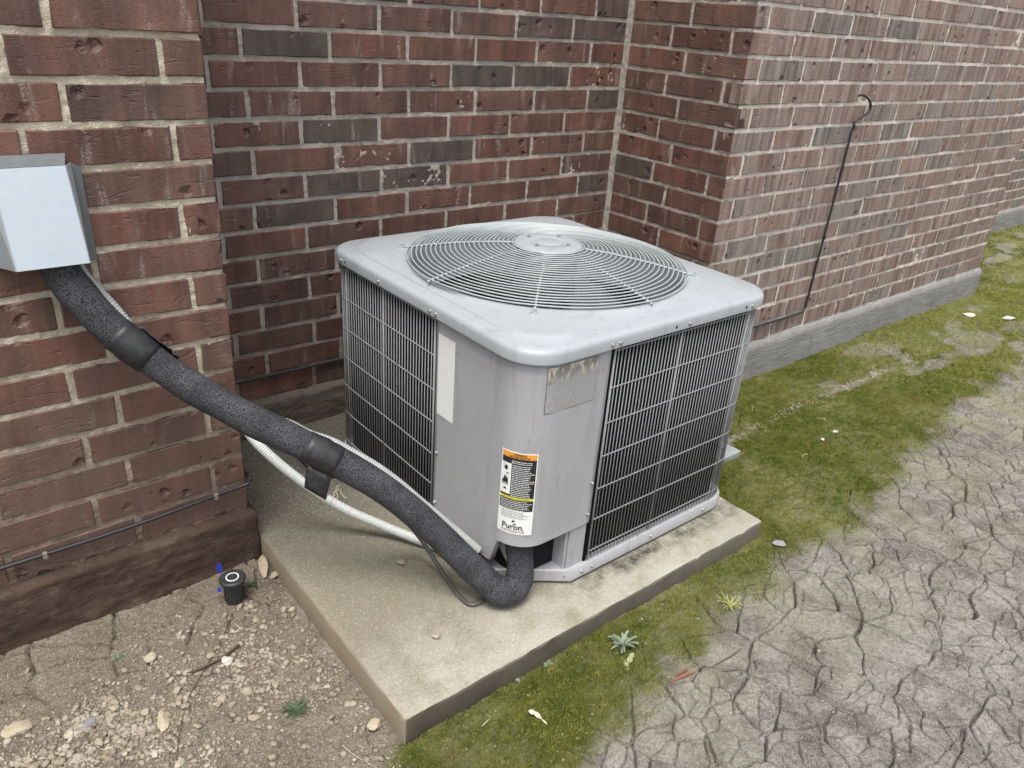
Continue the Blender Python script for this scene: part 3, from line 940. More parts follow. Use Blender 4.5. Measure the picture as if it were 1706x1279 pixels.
# screws
bm = bmesh.new()
bmesh.ops.create_cone(bm, cap_ends=True, segments=14, radius1=.0062, radius2=.0058, depth=.0016)
for v in bm.verts: v.co.z += .0008
r = bmesh.ops.create_cone(bm, cap_ends=True, segments=6, radius1=.0040, radius2=.0034, depth=.0042)
for v in r['verts']: v.co.z += .0036
screw_me = bpy.data.meshes.new('screw'); bm.to_mesh(screw_me); bm.free(); screw_me.materials.append(M_SCREW)
def screw(p, d, parent=unit, s=1.0):
    o = bpy.data.objects.new('screw', screw_me); COL.objects.link(o); o.parent = parent
    s *= .85; o.location = Vector(p) + UO; o.scale = (s, s, s)
    o.rotation_euler = Vector(d).to_track_quat('Z', 'Y').to_euler()
for x in (-1.128, -1.104, -.878, -.640): screw((x, CY - HY, .5365), (0, -1, 0))
for y in (-.272, -.250, -.022, .17): screw((CX - HX, y, .5365), (-1, 0, 0))
for x, z in ((-1.122, .185), (-1.122, .098)): screw((x, by0 - .0035, z), (0, -1, 0))
for y, z in ((-.270, .175), (-.268, .03)): screw((bx0 - .0035, y, z), (-1, 0, 0))
for x in (-1.09, -.875, -.66, -1.125): screw((x, by0 - .010, -.064), (0, -1, 0))
screw((-1.172, by0 + .003, -.064), (-.5, -.85, 0))
bm = bmesh.new(); bmesh.ops.create_circle(bm, cap_ends=True, segments=10, radius=.0035)
hole_me = bpy.data.meshes.new('screw_hole'); bm.to_mesh(hole_me); bm.free(); hole_me.materials.append(M_BLACK)
for p, d in (((-.925, CY - HY - .0006, .5375), (0, -1, 0)), ((-.665, CY - HY - .0006, .5375), (0, -1, 0)), ((CX - HX - .0006, .150, .5365), (-1, 0, 0))):
    o = bpy.data.objects.new('screw_hole', hole_me); COL.objects.link(o); o.parent = unit
    o.location = Vector(p) + UO; o.rotation_euler = Vector(d).to_track_quat('Z', 'Y').to_euler()

# fan guard
guard = empty('fan_guard'); guard.parent = unit; guard.location = UO
def gz(r): return .6245 - .0415 * (r / .358) ** 1.9
for k in range(23):
    r = .092 + (.358 - .092) * k / 22
    P = [(FX + r * math.cos(2 * math.pi * j / 96), FY + r * math.sin(2 * math.pi * j / 96), gz(r) + .0005 * math.sin(j * .7 + k)) for j in range(96)]
    q = sweep(P, .0019, 6, True)
    link_mesh('ring', pymesh('ring', q[0], q[1], True), M_RING, guard)
for k in range(8):
    a = R3(45 * k)
    c, s = math.cos(a), math.sin(a)
    diag = k % 2 == 1
    R_ = .381 if diag else .364
    P = [(FX + r * c, FY + r * s, gz(r) - .0048) for r in np.linspace(.075, .358, 12)]
    P.append((FX + R_ * c, FY + R_ * s, gz(.358) - .006))
    q = sweep(P, .0032, 8)
    link_mesh('rib', pymesh('rib', q[0], q[1], True), M_RING, guard)
    if diag:
        bm = bmesh.new()
        for rr_, hh, z0 in ((.0135, .0022, .5735), (.009, .004, .5755), (.0055, .009, .578)):
            t = bmesh.ops.create_cone(bm, cap_ends=True, segments=20 if rr_ > .006 else 6, radius1=rr_, radius2=rr_ * .93, depth=hh)
            for v in t['verts']: v.co += Vector((FX + R_ * c, FY + R_ * s, z0 + hh / 2 - .002))
        bmobj('mounting_bolt', bm, M_RING, guard)
NH = 64
hub = loft('hub_plate', [circ(.006, NH, .6275), circ(.030, NH, .6275), circ(.033, NH, .6262), circ(.037, NH, .6262), circ(.040, NH, .6275), circ(.070, NH, .6268),
                         circ(.080, NH, .6252), circ(.086, NH, .6235), circ(.088, NH, .6205), circ(.086, NH, .619)], M_CAP, guard, True)
for a in (20, 110, 200, 290):
    screw((FX + .057 * math.cos(R3(a)), FY + .057 * math.sin(R3(a)), .627), (0, 0, 1), unit, 1.15)
# fan and motor below the guard
fan = empty('fan'); fan.parent = unit; fan.location = UO
loft('motor', [circ(.078, 40, .618), circ(.080, 40, .60), circ(.080, 40, .50), circ(.05, 40, .485), circ(.05, 40, .44)], M_BLADE, fan, True, True)
for b in range(4):
    V = []
    nu, nv = 10, 7
    for i in range(nu):
        r = .045 + (.322 - .045) * i / (nu - 1)
        wid = R3(34 + 22 * i / (nu - 1))
        for j in range(nv):
            t = j / (nv - 1)
            a = R3(18 + b * 90) + wid * (t - .5) + .10 * (r / .32)
            V.append((FX + r * math.cos(a), FY + r * math.sin(a), .43 + .085 * (t - .5) + .012 * math.sin(t * math.pi)))
    o = link_mesh('blade', npmesh('blade', V, gridfaces(nu, nv), True), M_BLADE, fan)
    o.modifiers.new('thickness', 'SOLIDIFY').thickness = .002

# ------------------------------------------------------------------ stickers on the unit
def psurf(s, off=.0011):
    """s: arc length from the grille edge on the left side -> plan point and normal"""
    d = 0
    for a, b in zip(pp, pp[1:]):
        L_ = math.dist(a, b)
        if d + L_ >= s:
            t = (s - d) / L_
            v = Vector((b[0] - a[0], b[1] - a[1], 0)).normalized()
            return (a[0] + (b[0] - a[0]) * t + v.y * off, a[1] + (b[1] - a[1]) * t - v.x * off)
        d += L_
    return pp[-1]
def flatm(name, col, rough=.45): return m_flat(name, col, rough, .04, 40, .05)
L_WHITE, L_BLACK = flatm('print_white', (.82, .83, .83)), flatm('print_black', (.022, .022, .025))
L_ORANGE, L_YELLOW, L_GREY = flatm('print_orange', (.78, .33, .045)), flatm('print_yellow', (.72, .68, .06)), flatm('print_grey', (.30, .30, .30))
def decal(name, parent, m, polys, off):
    """polys: lists of (s,z) outlines; placed on the panel surface"""
    V, F = [], []
    for P in polys:
        n0 = len(V)
        for s, z in P:
            x, y = psurf(s, off); V.append((x, y, z))
        F.append(tuple(range(n0, n0 + len(P))))
    o = link_mesh(name, pymesh(name, V, F), m, parent)
    return o
def rect(s0, s1, z0, z1, n=8): return [[(s0 + (s1 - s0) * k / n, z0), (s0 + (s1 - s0) * (k + 1) / n, z0), (s0 + (s1 - s0) * (k + 1) / n, z1), (s0 + (s1 - s0) * k / n, z1)] for k in range(n)]
def text_polys(txt, s0, z0, size, width=None, bold=False):
    cu = bpy.data.curves.new('txt', 'FONT'); cu.body = txt; cu.size = size; cu.resolution_u = 3
    if bold: cu.offset = size * .02
    o = bpy.data.objects.new('txt', cu); COL.objects.link(o)
    dg = bpy.context.evaluated_depsgraph_get()
    me = bpy.data.meshes.new_from_object(o.evaluated_get(dg))
    vs = [v.co.copy() for v in me.vertices]
    if not vs: return []
    w = max(v.x for v in vs) - min(v.x for v in vs); x0 = min(v.x for v in vs)
    k = width / w if width else 1
    out = [[(s0 + (vs[i].x - x0) * k, z0 + vs[i].y) for i in p.vertices] for p in me.polygons]
    bpy.data.objects.remove(o); bpy.data.curves.remove(cu); bpy.data.meshes.remove(me)
    return out
SL = by0 + .075 - (-.2575)
S0 = abs(SL)                           # arc length where the corner curve starts
SA = S0 + .078 * math.pi / 2
# warning label wrapped on the corner
lb = empty('warning_label'); lb.parent = unit; lb.location = UO
s0, s1, zt, zb_ = S0 + .008, S0 + .008 + .082, .315, .105
HT = zt - zb_
wd = s1 - s0
Z = lambda f: zt - f * HT
X = lambda f: s0 + f * wd
decal('label_base', lb, L_WHITE, rect(s0, s1, zb_, zt, 14), .0010)
decal('orange_band', lb, L_ORANGE, rect(X(.03), X(.97), Z(.075), Z(.012), 12), .0013)
blk = rect(X(.03), X(.97), Z(.145), Z(.075), 12) + rect(X(.32), X(.97), Z(.54), Z(.145), 10) + rect(X(.03), X(.97), Z(.70), Z(.565), 12) + rect(X(.03), X(.32), Z(.54), Z(.515), 5)
decal('black_field', lb, L_BLACK, blk, .0013)
decal('yellow_band', lb, L_YELLOW, rect(X(.03), X(.97), Z(.566), Z(.538), 12), .0015)
tx = text_polys('WARNING', X(.36), Z(.040), .0075, wd * .34, True) + text_polys('ADVERTENCIA', X(.24), Z(.071), .0075, wd * .56, True) + text_polys('CAUTION  CAUTION', X(.10), Z(.561), .0055, wd * .75)
lines = []
rl = random.Random(5)
def lines_block(f0, f1, x0, x1, pitch, fill):
    f = f0
    while f < f1:
        x = x0
        end = x1 - rl.uniform(0, .25) * (x1 - x0)
        while x < end:
            w = rl.uniform(.02, .075)
            lines.extend(rect(X(x), X(min(x + w, end)), Z(f + pitch * fill), Z(f), 1)); x += w + .014
        f += pitch
lines_block(.105, .14, .32, .95, .021, .36); lines_block(.155, .53, .345, .95, .0215, .36); lines_block(.582, .69, .06, .95, .0215, .36)
decal('white_print', lb, L_WHITE, lines, .0016)
lines = []
lines_block(.715, .81, .12, .90, .019, .42)
fine_print = lines
icons = []
for ic, fz in enumerate((.155, .29, .415)):
    cxx, czz = .165, fz + .05
    if ic == 0:
        icons.append([(X(cxx + .055 * math.cos(a)), Z(czz - .028 * math.sin(a))) for a in np.linspace(0, 2 * math.pi, 12)[:-1]])
        icons.append([(X(.07), Z(czz - .05)), (X(.12), Z(czz - .035)), (X(.07), Z(czz - .02)), (X(.10), Z(czz - .035))])
    elif ic == 1:
        icons.append([(X(cxx + a), Z(czz + b)) for a, b in ((-.10, .05), (-.09, .0), (-.06, .02), (-.04, -.05), (-.01, -.01), (.02, -.06), (.04, .0), (.075, -.03), (.08, .03), (.10, .05))])
    else:
        for a in range(0, 181, 30):
            icons.append([(X(cxx + .02 * math.cos(R3(a - 9))), Z(czz - .010 * math.sin(R3(a - 9)))), (X(cxx + .085 * math.cos(R3(a))), Z(czz - .04 * math.sin(R3(a)))), (X(cxx + .02 * math.cos(R3(a + 9))), Z(czz - .010 * math.sin(R3(a + 9))))])
        icons.append([(X(cxx + .04 * math.cos(a)), Z(czz - .022 * math.sin(a))) for a in np.linspace(0, math.pi, 8)])
    icons += rect(X(.07), X(.27), Z(fz + .117), Z(fz + .108), 2)
icons.append([(X(.5 + .045 * math.cos(a) - .015), Z(.845 - .022 * math.sin(a))) for a in np.linspace(.4, 3.6, 10)])
icons.append([(X(.5 + .05 * math.cos(a) + .01), Z(.862 - .02 * math.sin(a))) for a in np.linspace(3.6, 6.4, 10)])
puron = text_polys('Puron', X(.17), Z(.938), .0205, wd * .56, True) + text_polys('.', X(.74), Z(.938), .0205)
bars = []
x = .14
while x < .80:
    w = rl.uniform(.006, .022); bars += rect(X(x), X(x + w), Z(.977), Z(.950), 1); x += w + rl.uniform(.006, .016)
decal('heading_text', lb, L_BLACK, tx, .0017)
for P_ in (icons[:2], icons[3:5], icons[5:7], icons[7:-4], icons[-4:-2]): decal('pictogram', lb, L_BLACK, P_, .0017)
decal('globe_mark', lb, L_BLACK, icons[-2:], .0017)
decal('brand_text', lb, L_BLACK, puron, .0017)
decal('barcode', lb, L_GREY, bars + fine_print, .0016)
# blank white sticker beside the grille
uo(decal('white_sticker', unit, L_WHITE, rect(.009, .075, .283, .487, 2), .0012))
# faded rating plate with flaking top edge
k = NM('faded_plate')
n1, n2 = k.noise(k.pos, 240, 3, .7), k.noise(k.pos, 60, 3, .6)
x_, y_, z_ = k.xyz(k.pos)
fl = k.noise(k.map(k.pos, (120, 120, 45), (0, R3(20), 0)), 1.0, 3, .6, .6)
pc = k.mix(k.mr(n1, .3, .7), (.32, .33, .335), (.46, .47, .475))
pc = k.mix(k.math('MULTIPLY', k.mr(z_, .472, .500), k.mr(fl, .50, .56)), pc, (.70, .66, .54))
pc = k.mix(k.math('MULTIPLY', k.mr(z_, .470, .52), k.mr(fl, .50, .46)), pc, (.25, .235, .20))
pc = k.mix(k.mr(k.noise(k.pos, 45, 2), .66, .70, 0, .6), pc, (.16, .16, .16))
k.set(Base_Color=pc, Roughness=.35, Metallic=.25, Normal=k.bump(n1, .4, .001))
M_PLATE = k.m
pl = empty('rating_plate'); pl.parent = unit; pl.location = UO
decal('plate_border', pl, m_flat('plate_edge', (.15, .15, .15), .5), rect(SA - .0305, SA + .1075, .4095, .5155, 14), .0008)
decal('plate_face', pl, M_PLATE, rect(SA - .029, SA + .106, .411, .514, 14), .0013)

# ------------------------------------------------------------------ line set: insulated pipe, conduits, wires
pipe_pts = [(-2.035, -.040, .735), (-2.029, -.055, .685), (-2.004, -.070, .622), (-1.955, -.100, .545), (-1.873, -.155, .456), (-1.783, -.215, .381),
            (-1.700, -.280, .327), (-1.613, -.342, .265), (-1.540, -.396, .200), (-1.462, -.448, .105), (-1.395, -.508, .010), (-1.352, -.548, -.044), (-1.322, -.562, -.052),
            (-1.293, -.555, -.040), (-1.280, -.540, -.005), (-1.277, -.528, .030), (-1.276, -.520, .060)]
PC = catmull(pipe_pts, 10)
pipe = empty('insulated_pipe', PC[-1])
tag(pipe, 'thick black foam insulated refrigerant pipe sagging from the wall hood to the condenser corner', 'pipe')
PO = -Vector(PC[-1])
rng = random.Random(3)
wob = [1 + .055 * float(vn(np.array(i * .21), np.array(.5), 9)) + .022 * math.sin(i * .11 + 1) + (.06 if 108 < i < 118 else 0) for i in range(len(PC))]
def psec(i0, i1, r, name, m, seg=28):
    P = PC[i0:i1]
    V, F = sweep(P, (lambda i: r * wob[i0 + i]) if not callable(r) else r, seg)
    o = link_mesh(name, pymesh(name, V, F, True), m, pipe); o.location = PO
    return o
psec(0, 34, .0332, 'foam_sleeve', M_FOAM)
psec(33, len(PC), .0318, 'foam_sleeve', M_FOAM)
def torn(i0, i1, base, seed):
    n = i1 - i0
    return lambda i: base * (1 + .035 * math.sin(i * 2.1 + seed)) * (1.0 if 0 < i < n - 1 else .93)
# first tape wrap, partly torn, and second tape wrap
psec(29, 36, torn(29, 36, .0347, 1), 'tape_wrap', M_TAPE, 22)
psec(62, 69, torn(62, 69, .0340, 2), 'tape_wrap', M_TAPE, 22)
# loose tape tail hanging under the second wrap
q = PC[65]
V = []; F = []
tdir = (PC[67] - PC[63]).normalized()
for i in range(5):
    for j in range(5):
        p = q + tdir * (-.030 + .013 * i) + Vector((-.012, -.020, -.030 - .012 * j)) + Vector((-.003 * j, .003 * math.sin(i + j), -.002 * i * (j > 2)))
        V.append(p)
o = link_mesh('tape_tail', npmesh('tape_tail', V, gridfaces(5, 5), True), M_TAPE, pipe); o.location = PO
o.modifiers.new('thickness', 'SOLIDIFY').thickness = .0012
# crumpled loose tape along the upper side of the first wrap
V = []
for i in range(14):
    fi = 31 + i * .55
    c0 = PC[int(fi)].lerp(PC[int(fi) + 1], fi % 1)
    td = (PC[int(fi) + 1] - PC[int(fi) - 1]).normalized()
    sd = td.cross(Vector((0, 0, 1))).normalized(); u_ = sd.cross(td).normalized()
    for j in range(9):
        a_ = R3(15 + j * 12)
        ax = u_ * math.cos(a_) - sd * math.sin(a_)
        rr_ = .0349 + .0022 + .0035 * float(vn(np.array(i * .9), np.array(j * .8), 401)) + (.004 * abs(math.sin(i * 1.7)) if j in (0, 8) else 0)
        V.append(c0 + ax * rr_)
o = link_mesh('torn_tape', npmesh('torn_tape', V, gridfaces(14, 9)), m_flat('tape_loose', (.06, .062, .066), .3, .3, 90, .6), pipe); o.location = PO
o.modifiers.new('thickness', 'SOLIDIFY').thickness = .0008

def ribbed(P, r, pitch, amp):
    P = [Vector(p) for p in P]
    out = [P[0]]; d = 0
    L_ = [0]
    for a, b in zip(P, P[1:]): L_.append(L_[-1] + (b - a).length)
    n = int(L_[-1] / (pitch / 4))
    res = []
    k = 0
    for i in range(n + 1):
        s = L_[-1] * i / n
        while k < len(P) - 2 and L_[k + 1] < s: k += 1
        t = (s - L_[k]) / (L_[k + 1] - L_[k])
        res.append(P[k].lerp(P[k + 1], t))
    return res, (lambda i: r + amp * (1, .2, -1, .2)[i % 4])
# white ribbed conduit from the recess return wall to the unit
wc_pts = [(XA + .010, .040, .232), (-1.697, .012, .213), (-1.671, -.028, .165), (-1.604, -.072, .080), (-1.522, -.126, .000), (-1.440, -.192, -.050), (-1.380, -.269, -.072), (-1.345, -.334, -.070), (-1.325, -.38, -.04)]
P, rf = ribbed(catmull(wc_pts, 8), .0115, .0058, .0009)
wc = empty('flexible_conduit', P[0]); tag(wc, 'white ribbed flexible conduit curving from the wall corner down across the pad', 'conduit')
V, F = sweep(P, rf, 14)
o = link_mesh('conduit_hose', pymesh('conduit_hose', V, F, True), M_WHITE, wc); o.location = -P[0]
bm = bmesh.new()
for r_, d_, t_ in ((.0165, .020, .0), (.0145, .016, .014)):
    t = bmesh.ops.create_cone(bm, cap_ends=True, segments=12, radius1=r_, radius2=r_, depth=d_)
    for v in t['verts']: v.co.z += t_
fit = bmobj('conduit_fitting', bm, M_COND, wc)
fit.rotation_euler = (P[8] - P[0]).to_track_quat('Z', 'Y').to_euler()
# grey liquid-tight conduit riding along the back of the insulation
def beside(i, up_, side_):
    t = (PC[min(i + 1, len(PC) - 1)] - PC[max(i - 1, 0)]).normalized()
    sd = t.cross(Vector((0, 0, 1))).normalized()
    u_ = sd.cross(t).normalized()
    return PC[i] + u_ * up_ - sd * side_
gp = [beside(i, .010, .043) for i in range(6, 30, 4)] + [beside(32, .0, .036), beside(38, -.016, .030), beside(46, -.020, .034), beside(54, -.010, .042)]
gp += [beside(i, -.002, .045) for i in range(58, 66, 4)] + [beside(i, .006, .046) for i in range(66, 96, 5)] + [Vector((-1.352, -.470, .015))]
gp[-2] = gp[-2].lerp(gp[-1], .4)
P, rf = ribbed(catmull(gp, 6), .0120, .0062, .0007)
V, F = sweep(P, rf, 14)
gc = link_mesh('flexible_conduit', pymesh('flexible_conduit', V, F, True), M_COND)
tag(gc, 'pale grey conduit running from the hood along the far side of the insulated pipe', 'conduit')
# dark thermostat cable looping on to the pad
tw = [beside(62, -.036, -.006), beside(66, -.048, -.004), (-1.568, -.313, .200), (-1.488, -.317, .100), (-1.420, -.330, -.010), (-1.398, -.385, -.074), (-1.408, -.470, -.084), (-1.404, -.518, -.084), (-1.373, -.524, -.082), (-1.352, -.503, -.076), (-1.330, -.470, -.060)]
tc = tube('control_cable', catmull(tw, 8), .0055, m_flat('cable_grey', (.085, .08, .072), .5, .2), None, 10)
tag(tc, 'dark grey control cable drooping in a loop on to the pad below the insulated pipe', 'cable')
tw = [beside(62, -.036, .012), beside(67, -.044, .012), (-1.520, -.300, .150), (-1.420, -.315, .030), (-1.350, -.360, -.045), (-1.315, -.40, -.05)]
ll = tube('liquid_line', catmull(tw, 8), .0062, m_flat('tube_dull', (.33, .33, .30), .45, .15), None, 10)
tag(ll, 'thin dull grey tube running straight beneath the lower half of the insulated pipe', 'tube')
# frayed string under the second tape wrap
fr = empty('frayed_string', PC[69] + Vector((0, 0, -.05)))
tag(fr, 'pale frayed fibres hanging below the second tape wrap on the pipe', 'string')
M_FIB = m_flat('fibre', (.45, .42, .30), .7)
for k in range(9):
    p = Vector((0, 0, .012)); P = [p.copy()]
    a = rng.uniform(0, 6.28)
    for j in range(7):
        a += rng.uniform(-1.1, 1.1)
        p = p + Vector((.008 * math.cos(a), .006 * math.sin(a), rng.uniform(-.011, .003))); P.append(p.copy())
    tube('fibre', catmull(P, 4), .0008, M_FIB, fr, 4)

# ------------------------------------------------------------------ galvanised hood on the left wall
hx0, hx1, hzt, hzb, hyt, hyb = -2.098, -1.984, .853, .693, -.034, -.100
hood = empty('wall_hood', ((hx0 + hx1) / 2, -.004, hzb))
tag(hood, 'galvanised metal hood on the left wall covering where the pipes leave', 'pipe cover')
HO = -Vector(hood.location)
def sheet(name, pts, m, parent, th=.0012):
    o = link_mesh(name, pymesh(name, pts, [tuple(range(len(pts)))]), m, parent); o.location = HO
    s_ = o.modifiers.new('thickness', 'SOLIDIFY'); s_.thickness = th; s_.offset = 0
    b_ = o.modifiers.new('edge', 'BEVEL'); b_.width = .0005; b_.segments = 1
    return o
wy = -.0062
sheet('front_panel', [(hx0, hyb, hzb), (hx1, hyb, hzb), (hx1, hyt, hzt), (hx0, hyt, hzt)], M_GALV, hood)
sheet('side_panel', [(hx0 - .0004, hyb, hzb), (hx0 - .0004, hyt, hzt), (hx0 - .014, wy, hzt), (hx0 - .014, wy, hzb - .018)], M_GALV, hood)
sheet('side_panel', [(hx1 + .0004, hyb, hzb), (hx1 + .014, wy, hzb - .018), (hx1 + .014, wy, hzt), (hx1 + .0004, hyt, hzt)], M_GALV, hood)
sheet('top_panel', [(hx0, hyt, hzt + .0005), (hx1, hyt, hzt + .0005), (hx1 + .008, wy, hzt + .016), (hx0 - .008, wy, hzt + .016)], M_GALV2, hood)
sheet('flange', [(hx0 - .046, wy, hzb - .018), (hx0 - .0145, wy, hzb - .018), (hx0 - .0145, wy, hzt), (hx0 - .046, wy, hzt)], M_GALV2, hood)
sheet('flange', [(hx1 + .0145, wy, hzb - .022), (hx1 + .031, wy, hzb - .024), (hx1 + .029, wy, hzt - .010), (hx1 + .0145, wy, hzt - .001)], M_GALV2, hood)

# ------------------------------------------------------------------ low black cable round the walls, rising on the right wall
cy_ = -.006
cp = [(-3.0, cy_ - .003, .045), (-2.6, cy_ - .004, .050), (-2.232, cy_ - .004, .054), (-2.0, cy_ - .004, .056), (-1.86, cy_ - .004, .064), (-1.78, cy_ - .004, .070), (XA - .02, cy_ - .005, .073), (XA + .006, cy_ - .002, .078), (XA + .010, .05, .082),
      (XA + .010, YB - .05, .078), (XA + .05, YB - .009, .076), (-1.2, YB - .009, .077), (-.5, YB - .009, .077), (-.05, YB - .009, .077), (-.009, YB - .05, .077), (-.009, .04, .077), (.0, -.008, .077), (.05, -.009, .077),
      (.4, -.009, .074), (.66, -.009, .074), (.704, -.010, .085), (.714, -.010, .13), (.718, -.010, .30), (.727, -.010, .50), (.733, -.010, .70), (.737, -.010, .835), (.765, -.014, .862), (.806, -.020, .884), (.812, -.020, .905), (.790, -.018, .930), (.757, -.012, .945), (.737, -.002, .944)]
M_SPRC = m_flat('clip_dusty', (.20, .175, .145), .7)
cab = empty('wall_cable', (0, 0, .077)); tag(cab, 'thin black cable along the low mortar joint, rising up the right wall to a hook', 'cable')
o = tube('cable', catmull(cp, 6), .0047, M_CABLE, cab, 8); o.location = (0, 0, -.077)
for p in ((-1.79, cy_ - .009, .070), (-2.15, cy_ - .009, .056), (.735, -.015, .832), (.722, -.015, .40)):
    box('cable_clip', p[0] - .005, p[0] + .005, p[1] - .004, p[1] + .004, p[2] - .010 - .077, p[2] + .008 - .077, M_SPRC if p[0] < 0 else M_CABLE, cab, .002)

# ------------------------------------------------------------------ sprinkler head
SPX, SPY = -1.806, -.118
sp = empty('sprinkler_head', (SPX, SPY, GZ)); tag(sp, 'black pop-up sprinkler head sticking out of the soil beside the pad', 'sprinkler')
def lathe(name, prof, m, parent, seg=28):
    V, F = [], []
    for r, z in prof:
        for k in range(seg): V.append((r * math.cos(2 * math.pi * k / seg), r * math.sin(2 * math.pi * k / seg), z))
    for i in range(len(prof) - 1):
        for k in range(seg): F.append((i * seg + k, i * seg + (k + 1) % seg, (i + 1) * seg + (k + 1) % seg, (i + 1) * seg + k))
    F.append(tuple((len(prof) - 1) * seg + k for k in range(seg)))
    me = pymesh(name, V, F, True); me.set_sharp_from_angle(angle=R3(35))
    return link_mesh(name, me, m, parent)
M_SPR = m_flat('sprinkler_black', (.030, .030, .031), .5, .35, 120, .4)
body = lathe('body', [(.021, -.04), (.021, .030), (.0235, .040), (.0235, .050), (.021, .052)], M_SPR, sp)
for k in range(14):
    a = 2 * math.pi * k / 14
    V, F = sweep([(.0215 * math.cos(a), .0215 * math.sin(a), .0), (.0215 * math.cos(a), .0215 * math.sin(a), .040)], .0016, 5)
    link_mesh('grip_rib', pymesh('grip_rib', V, F), M_SPR, body)
lathe('cap', [(.021, .052), (.030, .053), (.031, .056), (.030, .060), (.026, .062), (.017, .0605)], M_SPR, sp)
lathe('white_ring', [(.0150, .0608), (.0150, .0625), (.0128, .0625), (.0128, .0608)], L_WHITE, sp)
lathe('nozzle', [(.0125, .0600), (.0115, .0630), (.004, .0635), (.003, .0620)], M_SPR, sp)
M_BLUE = m_flat('blue_plastic', (.025, .05, .36), .5)
def scrap(name, p, pts, m, label, cat, th=.0015):
    o = link_mesh(name, pymesh(name, pts, [tuple(range(len(pts)))]), m); o.location = p
    o.modifiers.new('thickness', 'SOLIDIFY').thickness = th
    tag(o, label, cat)
    return o
scrap('plastic_scrap', (SPX - .012, SPY + .052, GZ + .058), [(-.006, 0, -.012), (.002, -.004, -.016), (.007, 0, 0), (.004, .004, .012), (-.002, .002, .014), (-.007, -.002, .002)], M_BLUE, 'torn bright blue plastic scrap at the rim of the sprinkler head', 'plastic scrap')
scrap('plastic_scrap', (SPX - .030, SPY + .010, GZ + .030), [(-.005, 0, -.005), (.004, -.002, -.006), (.005, 0, .004), (-.003, .002, .006)], M_BLUE, 'tiny dark blue plastic bit low beside the sprinkler body', 'plastic scrap')

# ------------------------------------------------------------------ loose stones and gravel
def rock_mesh(seed, sub=2, flat=.6, rough=.25):
    bm = bmesh.new(); bmesh.ops.create_icosphere(bm, subdivisions=sub, radius=1.0)
    g = np.random.default_rng(seed)
    pl_ = [Vector(g.normal(0, 1, 3)).normalized() for _ in range(7)]
    for v in bm.verts:
        c = v.co.copy()
        for p in pl_:
            d = c.dot(p)
            if d > .55: c -= p * (d - .55) * .9
        c *= 1 + rough * .5 * float(vn(np.array(c.x * 2.1 + seed), np.array(c.y * 2.1 + c.z * 1.7), seed))
        c.z *= flat
        v.co = c
    me = bpy.data.meshes.new('stone'); bm.to_mesh(me); bm.free()
    for p in me.polygons: p.use_smooth = True
    me.set_sharp_from_angle(angle=R3(38))
    return me
def gz_at(x, y): return float(ground_h(np.array([x]), np.array([y]))[0][0])
def stone(name, x, y, r, m, label, cat='stone', seed=1, flat=.6, sx=1.0, rz=0, z=None, group=None, sink=.25):
    me = rock_mesh(seed, 3 if r > .012 else 2, flat); me.materials.append(m)
    o = link_mesh(name, me)
    zz_ = (gz_at(x, y) if z is None else z) + r * flat * (1 - sink)
    o.location = (x, y, zz_); o.scale = (r * sx, r, r); o.rotation_euler = (0, 0, rz)
    tag(o, label, cat, group)
    return o
def m_one(name, c): return m_flat(name, c, .88, .22, 160, .7, 0, .2)
M_LIME = m_one('limestone', (.40, .35, .255))
M_GST = m_one('grey_stone', (.24, .23, .24))
M_WST = m_one('white_stone', (.54, .52, .46))
M_CLAY = m_one('clay_clump', (.34, .29, .22))
stone('stone', -1.718, -.633, .0155, M_LIME, 'round tan stone on dark soil beside the near corner of the pad', seed=4, flat=.7)
stone('stone', -.510, -.758, .0175, M_GST, 'flat grey stone on moss just off the right front corner of the pad', seed=5, flat=.35, sx=1.3, rz=-.6)
stone('stone', 2.137, -.162, .030, M_WST, 'flat white stone on moss near the far end of the right wall', seed=6, flat=.3, sx=1.5)
stone('stone', 2.273, -.307, .030, M_WST, 'flat white stone farther from the wall, at the right edge of the photo', seed=7, flat=.3, sx=1.5, rz=-.4)
stone('stone', .257, -.485, .012, M_WST, 'larger of two small cream pebbles on the green moss right of the condenser', seed=8, flat=.7)
stone('stone', .174, -.484, .0075, M_WST, 'smaller of two small cream pebbles on the green moss right of the condenser', seed=9, flat=.6)
stone('clay_clump', -1.453, -.301, .0125, M_CLAY, 'crumbled tan clay clump on the pad near the conduit', 'clay clump', 10, .45, z=PZ, sink=.1)
stone('clay_clump', -1.522, -.552, .0125, M_CLAY, 'crumbled tan clay clump on the pad near its left front edge', 'clay clump', 11, .5, z=PZ, sink=.1)
stone('stone', -2.279, -.234, .026, M_LIME, 'large flat buff stone in the gravel at the left edge of the photo', seed=12, flat=.3, sx=1.2, rz=.4, sink=.5)
stone('stone', -2.170, -.300, .015, M_GST, 'long blue-grey stone sliver in the gravel at lower left', seed=13, flat=.35, sx=1.9, rz=.5)
stone('stone', -2.051, -.379, .014, M_LIME, 'upright oblong buff stone half buried in the gravel', seed=14, flat=.5, sx=1.9, rz=1.3)
stone('stone', -1.893, -.297, .015, M_WST, 'angular white stone beside the twig in the gravel', seed=15, flat=.7, rz=.4)
stone('stone', -2.022, -.196, .015, M_LIME, 'lone pale stone on bare soil near the foot of the left wall', seed=16, flat=.7)
